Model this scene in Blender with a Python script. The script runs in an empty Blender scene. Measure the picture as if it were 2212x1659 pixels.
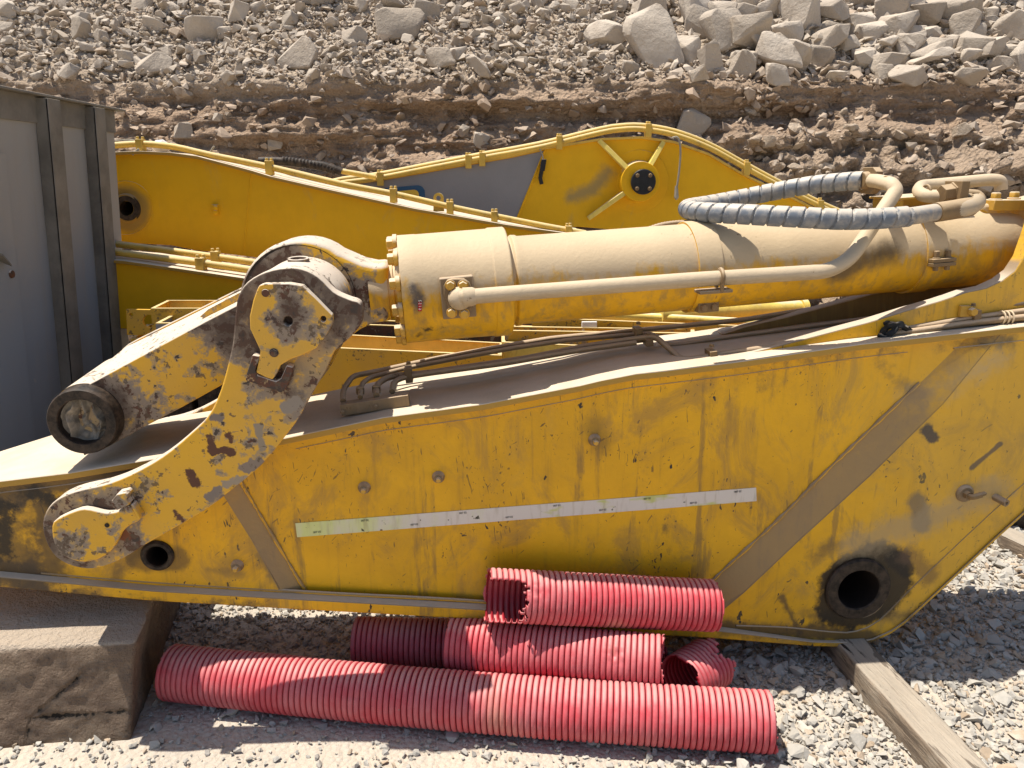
import bpy, bmesh, math, random
import numpy as np
from mathutils import Vector, Matrix
R = math.radians
random.seed(7); RNG = np.random.default_rng(11)
scn = bpy.context.scene
COL = scn.collection
# ------------------------------------------------------------------ camera
PITCH, EYE, FPX = R(15.0), 1.7, 1661.3        # FPX: focal length for a picture 2212 wide
cam_d = bpy.data.cameras.new('camera'); cam = bpy.data.objects.new('camera', cam_d); COL.objects.link(cam)
cam_d.sensor_width = 36.0; cam_d.lens = 36.0 * FPX / 2212.0
cam_d.clip_start = 0.05; cam_d.clip_end = 2000
cam.location = (0, 0, EYE); cam.rotation_euler = (R(90) - PITCH, 0, 0)
scn.camera = cam
# ------------------------------------------------------------------ light
SUNV = Vector((0.31, -0.065, -1.0)).normalized()        # direction the light travels
world = bpy.data.worlds.new("World"); scn.world = world; world.use_nodes = True
wn = world.node_tree; bg = wn.nodes['Background']
sky = wn.nodes.new('ShaderNodeTexSky'); sky.sky_type = 'NISHITA'; sky.sun_disc = False
tos = -SUNV
sky.sun_elevation = math.asin(tos.z); sky.sun_rotation = math.atan2(tos.x, tos.y)
sky.dust_density = 2.0; sky.altitude = 300
wn.links.new(sky.outputs[0], bg.inputs[0]); bg.inputs[1].default_value = 0.095
sun_d = bpy.data.lights.new('sun', 'SUN'); sun = bpy.data.objects.new('sun', sun_d); COL.objects.link(sun)
sun_d.energy = 5.0; sun_d.angle = R(0.53); sun_d.color = (1.0, 0.93, 0.82)
sun.rotation_euler = SUNV.to_track_quat('-Z', 'Y').to_euler()
scn.view_settings.view_transform = 'Standard'; scn.view_settings.look = 'None'
scn.view_settings.exposure = 0.54; scn.view_settings.gamma = 1.0
scn.cycles.max_bounces = 6; scn.cycles.diffuse_bounces = 5; scn.cycles.glossy_bounces = 3
scn.cycles.use_denoising = True

# ------------------------------------------------------------------ geometry helpers
SP, CP = math.sin(PITCH), math.cos(PITCH)
def ray(dx, dy):
    u = (dx - 1106) / FPX; v = (829.5 - dy) / FPX
    return Vector((u, CP + v * SP, -SP + v * CP))
ORG = Vector((0, 0, EYE))
def PL(dx, dy, a, b=0.0):                      # a sight line met with the upright plane y = a + b x
    d = ray(dx, dy); t = a / (d.y - b * d.x); return ORG + d * t
def ZP(dx, dy, z):                             # ... and with the level plane at height z
    d = ray(dx, dy); return ORG + d * ((z - EYE) / d.z)
AA, AB = 2.344, 0.0824                         # the plane of the near side of the front arm
def A(dx, dy, off=0.0): return PL(dx, dy, AA + off, AB)
APERP = Vector((-AB, 1, 0)).normalized(); AALONG = Vector((1, AB, 0)).normalized()
def proj(P):
    P = np.asarray(P); q = P - np.array([0, 0, EYE])
    d = q[..., 1] * CP - q[..., 2] * SP; up = q[..., 1] * SP + q[..., 2] * CP
    return 1106 + FPX * q[..., 0] / d, 829.5 - FPX * up / d, d

def vnoise(P, seed=0):                         # vectorised value noise, -1..1
    P = np.asarray(P, float); i = np.floor(P).astype(np.int64); f = P - i; f = f * f * (3 - 2 * f)
    def h(a, b, c):
        n = (a * 374761393 + b * 668265263 + c * 2147483647 + seed * 974634777) & 0xFFFFFFFF
        n = ((n ^ (n >> 13)) * 1274126177) & 0xFFFFFFFF
        n = (n ^ (n >> 16)) & 0xFFFFFF
        return n / 8388607.5 - 1
    x, y, z = i[..., 0], i[..., 1], i[..., 2]; r = 0
    for a in (0, 1):
        wa = f[..., 0] if a else 1 - f[..., 0]
        for b in (0, 1):
            wb = f[..., 1] if b else 1 - f[..., 1]
            for c in (0, 1):
                wc = f[..., 2] if c else 1 - f[..., 2]
                r = r + wa * wb * wc * h(x + a, y + b, z + c)
    return r
def fbm(P, octs=4, seed=0, rough=0.5):
    P = np.asarray(P, float); r = 0; a = 1; s = 0
    for k in range(octs):
        r = r + a * vnoise(P * (2 ** k) + 17.3 * k, seed + k); s += a; a *= rough
    return r / s

class MB:
    def __init__(s): s.v = []; s.f = []
    def add(s, vs, fs):
        o = len(s.v); s.v += [Vector(p) for p in vs]; s.f += [tuple(i + o for i in f) for f in fs]; return s
    def box(s, c, X, Y, Z):                    # centre, three half-extent vectors
        c = Vector(c); X, Y, Z = Vector(X), Vector(Y), Vector(Z)
        vs = [c + X * i + Y * j + Z * k for i in (-1, 1) for j in (-1, 1) for k in (-1, 1)]
        return s.add(vs, [(0, 1, 3, 2), (4, 6, 7, 5), (0, 4, 5, 1), (2, 3, 7, 6), (0, 2, 6, 4), (1, 5, 7, 3)])
    def tube(s, path, r, n=16, caps=True, rf=None):
        path = [Vector(p) for p in path]; N = len(path)
        T = []
        for i in range(N):
            a = path[max(i - 1, 0)]; b = path[min(i + 1, N - 1)]; T.append((b - a).normalized())
        ref = Vector((0, 0, 1)) if abs(T[0].z) < .9 else Vector((1, 0, 0))
        u = (ref - T[0] * ref.dot(T[0])).normalized(); vs = []; L = 0
        for i in range(N):
            if i: L += (path[i] - path[i - 1]).length
            u = (u - T[i] * u.dot(T[i])).normalized(); w = T[i].cross(u)
            for k in range(n):
                a = 2 * math.pi * k / n
                rr = rf(L, a, i) if rf else (r[i] if isinstance(r, (list, tuple)) else r)
                vs.append(path[i] + (u * math.cos(a) + w * math.sin(a)) * rr)
        fs = [(i * n + k, i * n + (k + 1) % n, (i + 1) * n + (k + 1) % n, (i + 1) * n + k) for i in range(N - 1) for k in range(n)]
        if caps:
            fs.append(tuple(range(n))[::-1]); fs.append(tuple((N - 1) * n + k for k in range(n)))
        return s.add(vs, fs)
    def lathe(s, p0, ax, prof, n=48, caps=True):   # prof: (distance along axis, radius)
        p0 = Vector(p0); ax = Vector(ax).normalized()
        ref = Vector((0, 0, 1)) if abs(ax.z) < .9 else Vector((1, 0, 0))
        u = (ref - ax * ref.dot(ax)).normalized(); w = ax.cross(u); vs = []
        for (d, r) in prof:
            for k in range(n):
                a = 2 * math.pi * k / n
                vs.append(p0 + ax * d + (u * math.cos(a) + w * math.sin(a)) * max(r, 1e-4))
        N = len(prof)
        fs = [(i * n + k, i * n + (k + 1) % n, (i + 1) * n + (k + 1) % n, (i + 1) * n + k) for i in range(N - 1) for k in range(n)]
        if caps:
            fs.append(tuple(range(n))[::-1]); fs.append(tuple((N - 1) * n + k for k in range(n)))
        return s.add(vs, fs)
    def hexbolt(s, c, ax, r, h, washer=True):
        ax = Vector(ax).normalized()
        if washer: s.lathe(c, ax, [(0, r * 1.25), (h * .25, r * 1.25)], 20); c = Vector(c) + ax * h * .25
        return s.lathe(c, ax, [(0, r), (h * .85, r), (h, r * .88)], 6)
    def prism(s, loop, vec, holes=()):         # loop of 3-D points in one plane, pushed along vec
        bm = bmesh.new(); vec = Vector(vec)
        es = []
        for lp in [loop] + list(holes):
            vs = [bm.verts.new(p) for p in lp]
            es += [bm.edges.new((vs[i], vs[(i + 1) % len(vs)])) for i in range(len(vs))]
        bmesh.ops.triangle_fill(bm, use_beauty=True, edges=es, normal=vec.normalized())
        if not holes: bmesh.ops.dissolve_limit(bm, angle_limit=.01, verts=bm.verts, edges=bm.edges)
        r = bmesh.ops.extrude_face_region(bm, geom=bm.faces[:])
        bmesh.ops.translate(bm, verts=[e for e in r['geom'] if isinstance(e, bmesh.types.BMVert)], vec=vec)
        bmesh.ops.recalc_face_normals(bm, faces=bm.faces)
        bm.verts.index_update()
        s.add([v.co.copy() for v in bm.verts], [tuple(v.index for v in f.verts) for f in bm.faces]); bm.free(); return s
    def build(s, name, mat, parent=None, smooth=True, bevel=0, recalc=True, solid=0, segs=2, ang=35):
        me = bpy.data.meshes.new(name)
        o0 = Vector(parent_origin(parent)) if parent else Vector((0, 0, 0))
        me.from_pydata([tuple(p - o0) for p in s.v], [], s.f)
        if recalc:
            bm = bmesh.new(); bm.from_mesh(me); bmesh.ops.recalc_face_normals(bm, faces=bm.faces); bm.to_mesh(me); bm.free()
        ob = bpy.data.objects.new(name, me); COL.objects.link(ob)
        if mat: me.materials.append(mat)
        if parent: ob.parent = parent
        ob['_org'] = tuple(o0) if parent else (0, 0, 0)
        finish(ob, smooth, ang)
        if solid:
            m = ob.modifiers.new('wall', 'SOLIDIFY'); m.thickness = solid; m.offset = -1
        if bevel:
            m = ob.modifiers.new('edge', 'BEVEL'); m.width = bevel; m.segments = segs; m.limit_method = 'ANGLE'; m.angle_limit = R(40)
        return ob
def finish(ob, smooth=True, ang=35):
    me = ob.data
    if smooth:
        me.polygons.foreach_set('use_smooth', [True] * len(me.polygons)); me.set_sharp_from_angle(angle=R(ang))
def parent_origin(p):
    o = Vector((0, 0, 0))
    while p is not None: o += Vector(p.location); p = p.parent
    return o
def tag(o, label, cat, group=None, kind=None):
    if label: o['label'] = label
    if cat: o['category'] = cat
    if group: o['group'] = group
    if kind: o['kind'] = kind
    return o
def thing(name, label, cat, loc, group=None):
    o = bpy.data.objects.new(name, None); COL.objects.link(o); o.location = loc; o.empty_display_size = .1
    return tag(o, label, cat, group)
def rebase(o, base):                            # top-level mesh built in world space: move its origin to its base
    b = Vector(base); o.data.transform(Matrix.Translation(-b)); o.location = b; return o
def smooth_path(pts, step=.02):                 # Catmull-Rom through points
    pts = [Vector(p) for p in pts]; out = []
    P = [pts[0] * 2 - pts[1]] + pts + [pts[-1] * 2 - pts[-2]]
    for i in range(1, len(P) - 2):
        p0, p1, p2, p3 = P[i - 1:i + 3]; n = max(2, int((p2 - p1).length / step))
        for k in range(n):
            t = k / n
            out.append(.5 * ((2 * p1) + (p2 - p0) * t + (2 * p0 - 5 * p1 + 4 * p2 - p3) * t * t + (3 * p1 - p0 - 3 * p2 + p3) * t ** 3))
    out.append(pts[-1]); return out
def round_path(pts, rad, n=6):                  # straight runs with rounded corners
    pts = [Vector(p) for p in pts]; out = [pts[0]]
    for i in range(1, len(pts) - 1):
        a, b, c = pts[i - 1], pts[i], pts[i + 1]
        r = min(rad, (a - b).length * .45, (c - b).length * .45)
        p = b + (a - b).normalized() * r; q = b + (c - b).normalized() * r
        for k in range(n + 1):
            t = k / n; out.append(p * (1 - t) ** 2 + b * 2 * t * (1 - t) + q * t * t)
    out.append(pts[-1]); return out

# ------------------------------------------------------------------ materials
class S:                                        # a float socket with arithmetic
    def __init__(s, sock): s.s = sock
    def _b(s, o, op, rev=False):
        a, b = (o, s) if rev else (s, o); return mth(op, a, b)
    def __add__(s, o): return s._b(o, 'ADD')
    __radd__ = __add__
    def __mul__(s, o): return s._b(o, 'MULTIPLY')
    __rmul__ = __mul__
    def __sub__(s, o): return s._b(o, 'SUBTRACT')
    def __rsub__(s, o): return s._b(o, 'SUBTRACT', True)
NTC = None
def node(t, **k):
    n = NTC.nodes.new(t)
    for a, b in k.items(): setattr(n, a, b)
    return n
def put(inp, val):
    if isinstance(val, S): NTC.links.new(val.s, inp)
    elif hasattr(val, 'is_output'): NTC.links.new(val, inp)
    elif isinstance(val, (tuple, list)) and len(val) == 3 and inp.type == 'RGBA': inp.default_value = (*val, 1)
    else: inp.default_value = val
def mth(op, a, b=0.0, c=None):
    n = node('ShaderNodeMath', operation=op); put(n.inputs[0], a); put(n.inputs[1], b)
    if c is not None: put(n.inputs[2], c)
    return S(n.outputs[0])
def mx(a, b): return mth('MAXIMUM', a, b)
def mn(a, b): return mth('MINIMUM', a, b)
def sst(x, lo, hi, a=0.0, b=1.0):               # smoothstep
    n = node('ShaderNodeMapRange', interpolation_type='SMOOTHSTEP'); put(n.inputs[0], x)
    n.inputs[1].default_value = lo; n.inputs[2].default_value = hi; n.inputs[3].default_value = a; n.inputs[4].default_value = b
    return S(n.outputs[0])
def pos():
    return node('ShaderNodeNewGeometry').outputs['Position']
def objpos():
    return node('ShaderNodeTexCoord').outputs['Object']
def nrm():
    return node('ShaderNodeNewGeometry').outputs['Normal']
def xyz(v):
    n = node('ShaderNodeSeparateXYZ'); put(n.inputs[0], v); return [S(n.outputs[i]) for i in range(3)]
def scl(v, k, rot=None):
    if rot:
        n0 = node('ShaderNodeMapping'); put(n0.inputs[0], v); n0.inputs['Rotation'].default_value = rot; v = n0.outputs[0]
    n = node('ShaderNodeMapping'); put(n.inputs[0], v); n.inputs['Scale'].default_value = k if isinstance(k, tuple) else (k, k, k)
    return n.outputs[0]
def noi(v, scale, detail=4, rough=.55, dist=0.0):
    n = node('ShaderNodeTexNoise'); put(n.inputs['Vector'], v)
    n.inputs['Scale'].default_value = scale; n.inputs['Detail'].default_value = detail
    n.inputs['Roughness'].default_value = rough; n.inputs['Distortion'].default_value = dist
    return S(n.outputs[0])
def vor(v, scale, feature='F1'):
    n = node('ShaderNodeTexVoronoi', feature=feature); put(n.inputs['Vector'], v); n.inputs['Scale'].default_value = scale
    return S(n.outputs['Distance'])
def mix(f, a, b):
    n = node('ShaderNodeMix', data_type='RGBA', clamp_factor=True); put(n.inputs[0], f)
    put(n.inputs[6], a); put(n.inputs[7], b); return n.outputs[2]
def att(name):
    n = node('ShaderNodeAttribute', attribute_name=name); return S(n.outputs['Fac'])
def seg(v, a, b):                               # distance from a point to a segment
    a, b = Vector(a), Vector(b); d = b - a; L2 = max(d.length_squared, 1e-8)
    s1 = node('ShaderNodeVectorMath', operation='SUBTRACT'); put(s1.inputs[0], v); s1.inputs[1].default_value = a
    dt = node('ShaderNodeVectorMath', operation='DOT_PRODUCT'); put(dt.inputs[0], s1.outputs[0]); dt.inputs[1].default_value = d / L2
    cl = node('ShaderNodeClamp'); put(cl.inputs[0], dt.outputs['Value'])
    sc = node('ShaderNodeVectorMath', operation='SCALE'); sc.inputs[0].default_value = d; put(sc.inputs['Scale'], cl.outputs[0])
    s2 = node('ShaderNodeVectorMath', operation='SUBTRACT'); put(s2.inputs[0], s1.outputs[0]); put(s2.inputs[1], sc.outputs[0])
    ln = node('ShaderNodeVectorMath', operation='LENGTH'); put(ln.inputs[0], s2.outputs[0])
    return S(ln.outputs['Value'])
def bump(h, dist=.01, strength=1.0, prev=None):
    n = node('ShaderNodeBump'); put(n.inputs['Height'], h); n.inputs['Distance'].default_value = dist; n.inputs['Strength'].default_value = strength
    if prev is not None: put(n.inputs['Normal'], prev)
    return n.outputs[0]
def material(name, fn):
    global NTC
    m = bpy.data.materials.new(name); m.use_nodes = True; NTC = m.node_tree
    b = NTC.nodes['Principled BSDF']; b.inputs['Specular IOR Level'].default_value = .28; r = fn(b)
    if r is not None: put(b.inputs['Base Color'], r)
    return m
def rough(b, v): put(b.inputs['Roughness'], v)
YEL = (.76, .405, .010); YEL_DK = (.36, .20, .02); PRIMER = (.235, .185, .14); RUST = (.10, .042, .024); OIL = (.022, .018, .014)
DUST = (.56, .445, .315); DUSTG = (.50, .43, .34)

def m_arm(b):
    p = pos(); rough(b, .52)
    big = noi(p, 1.6, 5, .6); mid = noi(p, 7, 5, .62)
    c = mix(sst(big + mid * .5, .6, .95), YEL, (.62, .33, .012))
    st = noi(scl(p, (30, 30, 1.6)), 1, 4, .6); c = mix(sst(st, .52, .75) * sst(mid, .3, .6) * .42, c, (.30, .17, .03))
    wisps = noi(scl(p, (2.4, 2.4, 1.2)), 1.7, 6, .7, .6); c = mix(sst(wisps, .55, .72) * .4, c, (.44, .27, .06))
    ch = noi(scl(p, (38, 38, 20)), 1, 3, .5, .4); gate = noi(p, 3.2, 3, .6)
    c = mix(sst(ch + gate * .35, .885, .91), c, (.035, .03, .026))
    ch2 = noi(scl(p, (16, 16, 45), (0, .7, 0)), 1, 3, .6, .3); c = mix(sst(ch2 + gate * .3, .87, .90) * .8, c, (.07, .05, .03))
    fs = noi(scl(p, (90, 90, 70)), 1, 3, .6); c = mix(sst(fs + gate * .25, .80, .84) * .75, c, (.12, .075, .03))
    for sc_, rt_, th_ in (((14, 14, 95), .65, .735), ((18, 18, 120), 1.1, .74), ((110, 110, 14), .12, .71)):
        s1 = noi(scl(p, sc_, (0, rt_, 0)), 1, 2, .5, .2); c = mix(sst(s1 + (gate - .5) * .25, th_, th_ + .03) * .7, c, (.10, .065, .03))
    sm = noi(scl(p, (3.2, 3.2, 2.2)), 1.3, 7, .72, 1.2); c = mix(sst(sm, .48, .66) * .55, c, (.30, .18, .055))
    sm2 = noi(scl(p, (5, 5, 1.4)), 1.1, 6, .7, .5); c = mix(sst(sm2 + (st - .5) * .5, .575, .70) * .6, c, (.20, .125, .05))
    xx = xyz(p)[0]; c = mix(sst(xx + (sm - .5) * 1.2, .95, 1.5) * .3, c, (.50, .35, .10))
    wob = (noi(p, 9, 5, .65) - .5); wobs = (noi(p, 30, 5, .65) - .5)
    def stain(c, a1, a2, r, soft, col, k=1.0, w=.05):
        d = seg(p, A(*a1), A(*a2)) + wob * w + wobs * w * .6
        return mix(sst(d, r + soft * .45, r - soft * .45) * k, c, col)
    BR = (.075, .052, .032)
    # oily and dirty places, each where the real one is
    c = stain(c, (-80, 1100), (40, 1190), .10, .16, BR, .72, .40)
    c = stain(c, (20, 1060), (440, 1000), .05, .06, BR, .85, .12)
    c = stain(c, (100, 1100), (110, 1230), .06, .07, BR, .8, .15)
    c = stain(c, (-50, 1225), (90, 1255), .045, .05, BR, .9, .10)
    c = stain(c, (60, 1272), (700, 1320), .026, .03, BR, .85, .10); c = stain(c, (700, 1322), (1500, 1378), .020, .03, (.12, .08, .035), .8, .09)
    c = stain(c, (10, 1100), (15, 1190), .02, .03, OIL, .9, .14); c = stain(c, (70, 1060), (130, 1090), .03, .04, OIL, .9, .10)
    c = stain(c, (240, 1010), (470, 1020), .03, .06, (.05, .035, .022), .9, .08)
    c = stain(c, (330, 1160), (250, 1240), .02, .05, (.13, .085, .04), .7, .10)
    c = stain(c, (300, 1205), (380, 1205), .045, .03, (.10, .065, .03), .7, .05)
    c = stain(c, (1760, 1200), (1800, 1180), .02, .06, (.14, .09, .04), .7, .12)
    c = stain(c, (1740, 1330), (1960, 1330), .015, .06, (.12, .08, .04), .7, .12)
    c = stain(c, (700, 960), (1600, 800), .004, .035, (.25, .155, .05), .6, .07)
    c = stain(c, (1010, 1095), (1020, 1230), .008, .03, (.30, .19, .05), .6, .06); c = stain(c, (830, 960), (835, 1250), .003, .02, (.38, .22, .03), .6, .03); c = stain(c, (1180, 900), (1190, 1230), .003, .02, (.38, .22, .03), .6, .03)
    c = stain(c, (640, 950), (1400, 845), .012, .03, BR, .45, .05)
    c = stain(c, (1560, 790), (2180, 735), .018, .05, (.12, .095, .06), .8, .12)
    c = stain(c, (1640, 800), (1650, 840), .02, .04, (.14, .10, .05), .7, .09)
    c = stain(c, (1890, 770), (1990, 860), .02, .05, (.12, .095, .06), .6, .12)
    c = stain(c, (1440, 1150), (1450, 1240), .022, .02, (.11, .08, .04), .75, .06)
    c = stain(c, (985, 1110), (1010, 1190), .012, .02, (.16, .10, .03), .7, .05)
    c = stain(c, (1284, 925), (1300, 960), .04, .07, (.16, .10, .03), .6, .06)
    c = stain(c, (1690, 1290), (1725, 1365), .010, .02, BR, .8, .05)
    c = stain(c, (1560, 1355), (1880, 1375), .03, .035, BR, .85, .06)
    c = stain(c, (1850, 1278), (1885, 1255), .150, .035, OIL, .96, .09)
    c = stain(c, (1930, 1205), (1960, 1230), .032, .02, OIL, .9, .03)
    c = stain(c, (1980, 1085), (1990, 1130), .035, .03, (.17, .135, .09), .8, .04)
    c = stain(c, (1960, 1200), (2010, 1240), .03, .05, (.13, .08, .05), .6, .1)
    c = stain(c, (2000, 930), (2012, 945), .02, .015, (.05, .05, .055), .9, .05)
    c = stain(c, (2100, 1010), (2160, 960), .010, .008, (.11, .09, .07), .85, .02)
    c = stain(c, (1850, 1180), (2150, 1060), .05, .10, (.36, .28, .17), .6, .16)
    c = stain(c, (1970, 870), (2150, 780), .02, .12, (.42, .34, .22), .6, .16)
    c = stain(c, (732, 1020), (738, 1028), .015, .012, OIL, .9, .04)
    c = stain(c, (450, 1230), (520, 1240), .01, .03, (.2, .13, .05), .6, .05)
    c = stain(c, (560, 1200), (640, 1290), .02, .04, (.15, .11, .06), .7, .07)
    z = xyz(nrm())[2]
    c = mix(sst(z + wob * .22 + wobs * .08, .02, .16) * sst(xx + wob * .6, 1.62, 1.25) * sst(z, .9, .5) * .88, c, (.30, .205, .105)); c = mix(sst(z, .35, .5), c, (.27, .20, .13))
    c = mix(sst(z, .55, .9), c, DUSTG)
    put(b.inputs['Normal'], bump(noi(p, 60, 4, .6) + mid * .8, .004, .5))
    return c
M_ARM = material('worn_yellow_paint', m_arm)

def m_topdust(b):
    p = pos(); rough(b, .85)
    n = noi(p, 5, 6, .65); c = mix(sst(n, .35, .7), (.60, .505, .385), (.51, .425, .31))
    c = mix(sst(noi(scl(p, (60, 20, 20)), 1, 3), .70, .75) * .5, c, (.35, .25, .15))
    z = xyz(nrm())[2]; c = mix(sst(z + n * .2, .55, .35), c, (.40, .24, .05))
    put(b.inputs['Normal'], bump(noi(p, 90, 5, .7), .003, .5)); return c
M_TOP = material('dust_covered_plate', m_topdust)

def chipped(amount, rustpos=None, rr=.2, dusty=True, spots=()):
    def f(b):
        p = pos(); rough(b, .6)
        n1 = noi(p, 9, 8, .68, .25); n2 = noi(p, 22, 6, .65, .3); n3 = noi(p, 4, 5, .6)
        base = mix(sst(noi(p, 2.5, 5), .35, .75), (.68, .375, .025), (.55, .32, .06))
        bias = S(node('ShaderNodeValue').outputs[0]); bias.s.default_value = 0
        if rustpos:
            d = None
            for q in rustpos:
                e = seg(p, q[0], q[1]) - q[2]; d = e if d is None else mn(d, e)
            bias = sst(d, rr, -.02) * .13
        a = n1 * .62 + n2 * .38 + bias + (n3 - .5) * .40
        c = mix(sst(a, .565 - amount, .60 - amount), base, (.36, .25, .12))
        c = mix(sst(a, .60 - amount, .63 - amount) * sst(n3, .35, .5), c, PRIMER)
        c = mix(sst(a + (n2 - .5) * .5, .70 - amount, .72 - amount), c, RUST)
        c = mix(sst(bias + (n3 - .5) * .6 + (n2 - .5) * .3, .07, .17) * .75, c, (.075, .048, .034))
        c = mix(sst(bias + (n1 - .5) * .9, .20, .24) * sst(n2, .45, .6) * .8, c, (.25, .20, .165))
        c = mix(sst(n2 + bias * .3, .67 - amount * .5, .69 - amount * .5), c, (.055, .04, .032))
        c = mix(sst(noi(scl(p, (12, 12, 50)), 1, 5, .7, .3) + bias * .2, .66, .70), c, (.15, .125, .11))
        for (q0, q1, r_, col) in spots:
            c = mix(sst(seg(p, q0, q1) + (n2 - .5) * .05 + (noi(p, 45, 3) - .5) * .03, r_ + .003, r_ - .003), c, col)
        if dusty:
            z = xyz(nrm())[2]; c = mix(sst(z + (n2 - .5) * .4, .30, .60), c, (.58, .49, .39))
        c = mix(sst(noi(p, 60, 4, .6) + (n1 - .5), .63, .66) * .8, c, (.10, .07, .045))
        put(b.inputs['Normal'], bump(a + n2 * .3, .006, .55)); return c
    return f
M_LEVER = material('chipped_yellow_casting', chipped(.055, [(A(632, 670, -.17), A(632, 670, 0), .17), (A(170, 1150, -.17), A(170, 1150, 0), .13), (A(600, 800, -.17), A(640, 820, -.17), .05)], .11, True, [(A(a, b_, -.17), A(c_, d_, -.17), r_, k_) for a, b_, c_, d_, r_, k_ in [(455, 945, 462, 972, .012, RUST), (462, 972, 498, 976, .010, RUST), (490, 940, 497, 948, .010, RUST), (405, 1018, 424, 1042, .013, RUST), (530, 1010, 560, 1000, .018, (.22, .17, .13)), (470, 900, 476, 905, .012, (.19, .15, .12)), (560, 925, 565, 965, .012, (.26, .21, .15)), (455, 1075, 470, 1060, .014, (.2, .16, .13)), (380, 1110, 395, 1125, .010, RUST), (620, 880, 640, 870, .020, (.25, .21, .17)), (265, 1150, 272, 1158, .014, (.17, .06, .025)), (490, 1045, 530, 1035, .012, (.3, .24, .17))]]))
M_KEEP = material('chipped_yellow_keeper', chipped(.045, [(A(640, 670, -.2), A(628, 705, -.2), .025)], .05))
M_LINK = material('chipped_yellow_link', chipped(.06, [(A(150, 912, 0), A(176, 912, .4), .11), (A(560, 700, .05), A(520, 720, .05), .06)], .13))
M_BARE = material('rusty_bare_steel', chipped(.30, None, .1))
M_EYE = material('scuffed_rod_eye', chipped(.07, [(A(648, 650, .12), A(648, 650, .3), .16)], .08))

def dusted(yellow, lo, hi, dust=(.585, .455, .29), streak=.4, extra=None, var=.8, chips=.7):
    def f(b):
        p = pos(); rough(b, .62)
        n = noi(p, 6, 6, .65); st = noi(scl(p, (34, 34, 2.2), (0, .12, 0)), 1, 4, .65)
        c = mix(sst(n, .35, .7), yellow, tuple(x * var for x in yellow))
        c = mix(sst(st, .45, .7) * streak, c, (.30, .19, .05))
        z = xyz(nrm())[2]
        d = sst(z + (n - .5) * .8 + (st - .5) * .35 + (noi(p, 24, 5, .7) - .5) * .35, lo, hi)
        c = mix(sst(noi(scl(p, (7, 7, 3)), 1, 7, .72, .8), .54, .70) * .45 * (chips > .1), c, (.20, .125, .045))
        dc = mix(sst(noi(p, 3, 5), .3, .7), dust, tuple(x * .86 for x in dust))
        c = mix(d, c, dc)
        c = mix(sst(noi(scl(p, (40, 40, 30)), 1, 4, .6) + noi(p, 3, 2) * .3, .86, .89) * chips, c, (.16, .09, .04))
        if extra: c = extra(c, p)
        put(b.inputs['Normal'], bump(noi(p, 70, 5, .7) + n, .003, .45)); return c
    return f
def cyl_extra(c, p):
    w = (noi(p, 9, 5, .65) - .5) * .09 + (noi(p, 40, 4, .65) - .5) * .03
    def st(c, a, b_, r, s, col, k): return mix(sst(seg(p, a, b_) + w, r, r - s) * k, c, col)
    c = st(c, A(1800, 590, .16), A(1920, 540, .16), .07, .07, (.085, .06, .035), .9)
    c = st(c, A(900, 625, .05), A(905, 650, .05), .035, .03, (.06, .055, .06), .9)
    c = st(c, A(925, 705, .1), A(950, 700, .1), .022, .012, OIL, .9)
    c = st(c, A(902, 725, .1), A(918, 640, .06), .012, .012, (.05, .035, .02), .8)
    return c
M_CYL = material('dusty_yellow_cylinder', dusted((.64, .34, .008), -.12, .28, streak=.75, extra=cyl_extra))
M_TUBE = material('dusty_steel_tube', dusted((.40, .31, .19), -.55, .1, dust=(.55, .44, .30), streak=.15))
M_BRK = material('cavity_dark_bracket', dusted((.21, .13, .04), .2, .7, dust=(.50, .39, .27), streak=.5))  # dark of the cavity under the cylinder is put into the colour; dusty above
M_HPIPE = material('dusty_brown_pipe', dusted((.23, .16, .09), -.1, .6, dust=(.45, .34, .23), streak=.2))
M_FIT = material('dusty_brown_fitting', dusted((.20, .13, .065), .2, .9, dust=(.42, .31, .19), streak=.2))
M_BOLT = material('dusty_yellow_bolt', dusted((.58, .33, .05), .1, .7, dust=(.62, .50, .34), streak=.1))
def far_extra(c, p):
    P_ = lambda x, y: PL(x, y, 7.0, .04)
    d = mn(seg(p, P_(1235, 425), P_(1280, 410)), seg(p, P_(1280, 410), P_(1315, 370))) + (noi(p, 7, 6, .75) - .5) * .16
    c = mix(sst(d, .10, .0) * .75, c, (.23, .19, .10))
    d = seg(p, PL(273, 450, 5.5, .03), PL(275, 452, 5.5, .03)) + (noi(p, 9, 5, .7) - .5) * .06
    c = mix(sst(d, .19, .12) * .7, c, (.20, .14, .06))
    return mix(sst(noi(scl(p, (5, 5, 2)), 1, 6, .7, .6), .57, .72) * .30, c, (.42, .30, .12))
M_FAR = material('clean_yellow_paint', dusted((.74, .40, .004), .45, .85, dust=(.66, .52, .33), streak=.03, var=.93, chips=.0, extra=far_extra))
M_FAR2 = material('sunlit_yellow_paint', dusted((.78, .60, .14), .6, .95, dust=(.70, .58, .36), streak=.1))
M_RIM = material('pale_yellow_pipe', dusted((.66, .42, .07), .1, .9, dust=(.66, .51, .25), streak=.05))
M_RUSTY = material('rusting_yellow_frame', chipped(.05, None, .1))
M_RUST2 = material('mottled_yellow_steel', chipped(-.06, None, .1, False))

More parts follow.
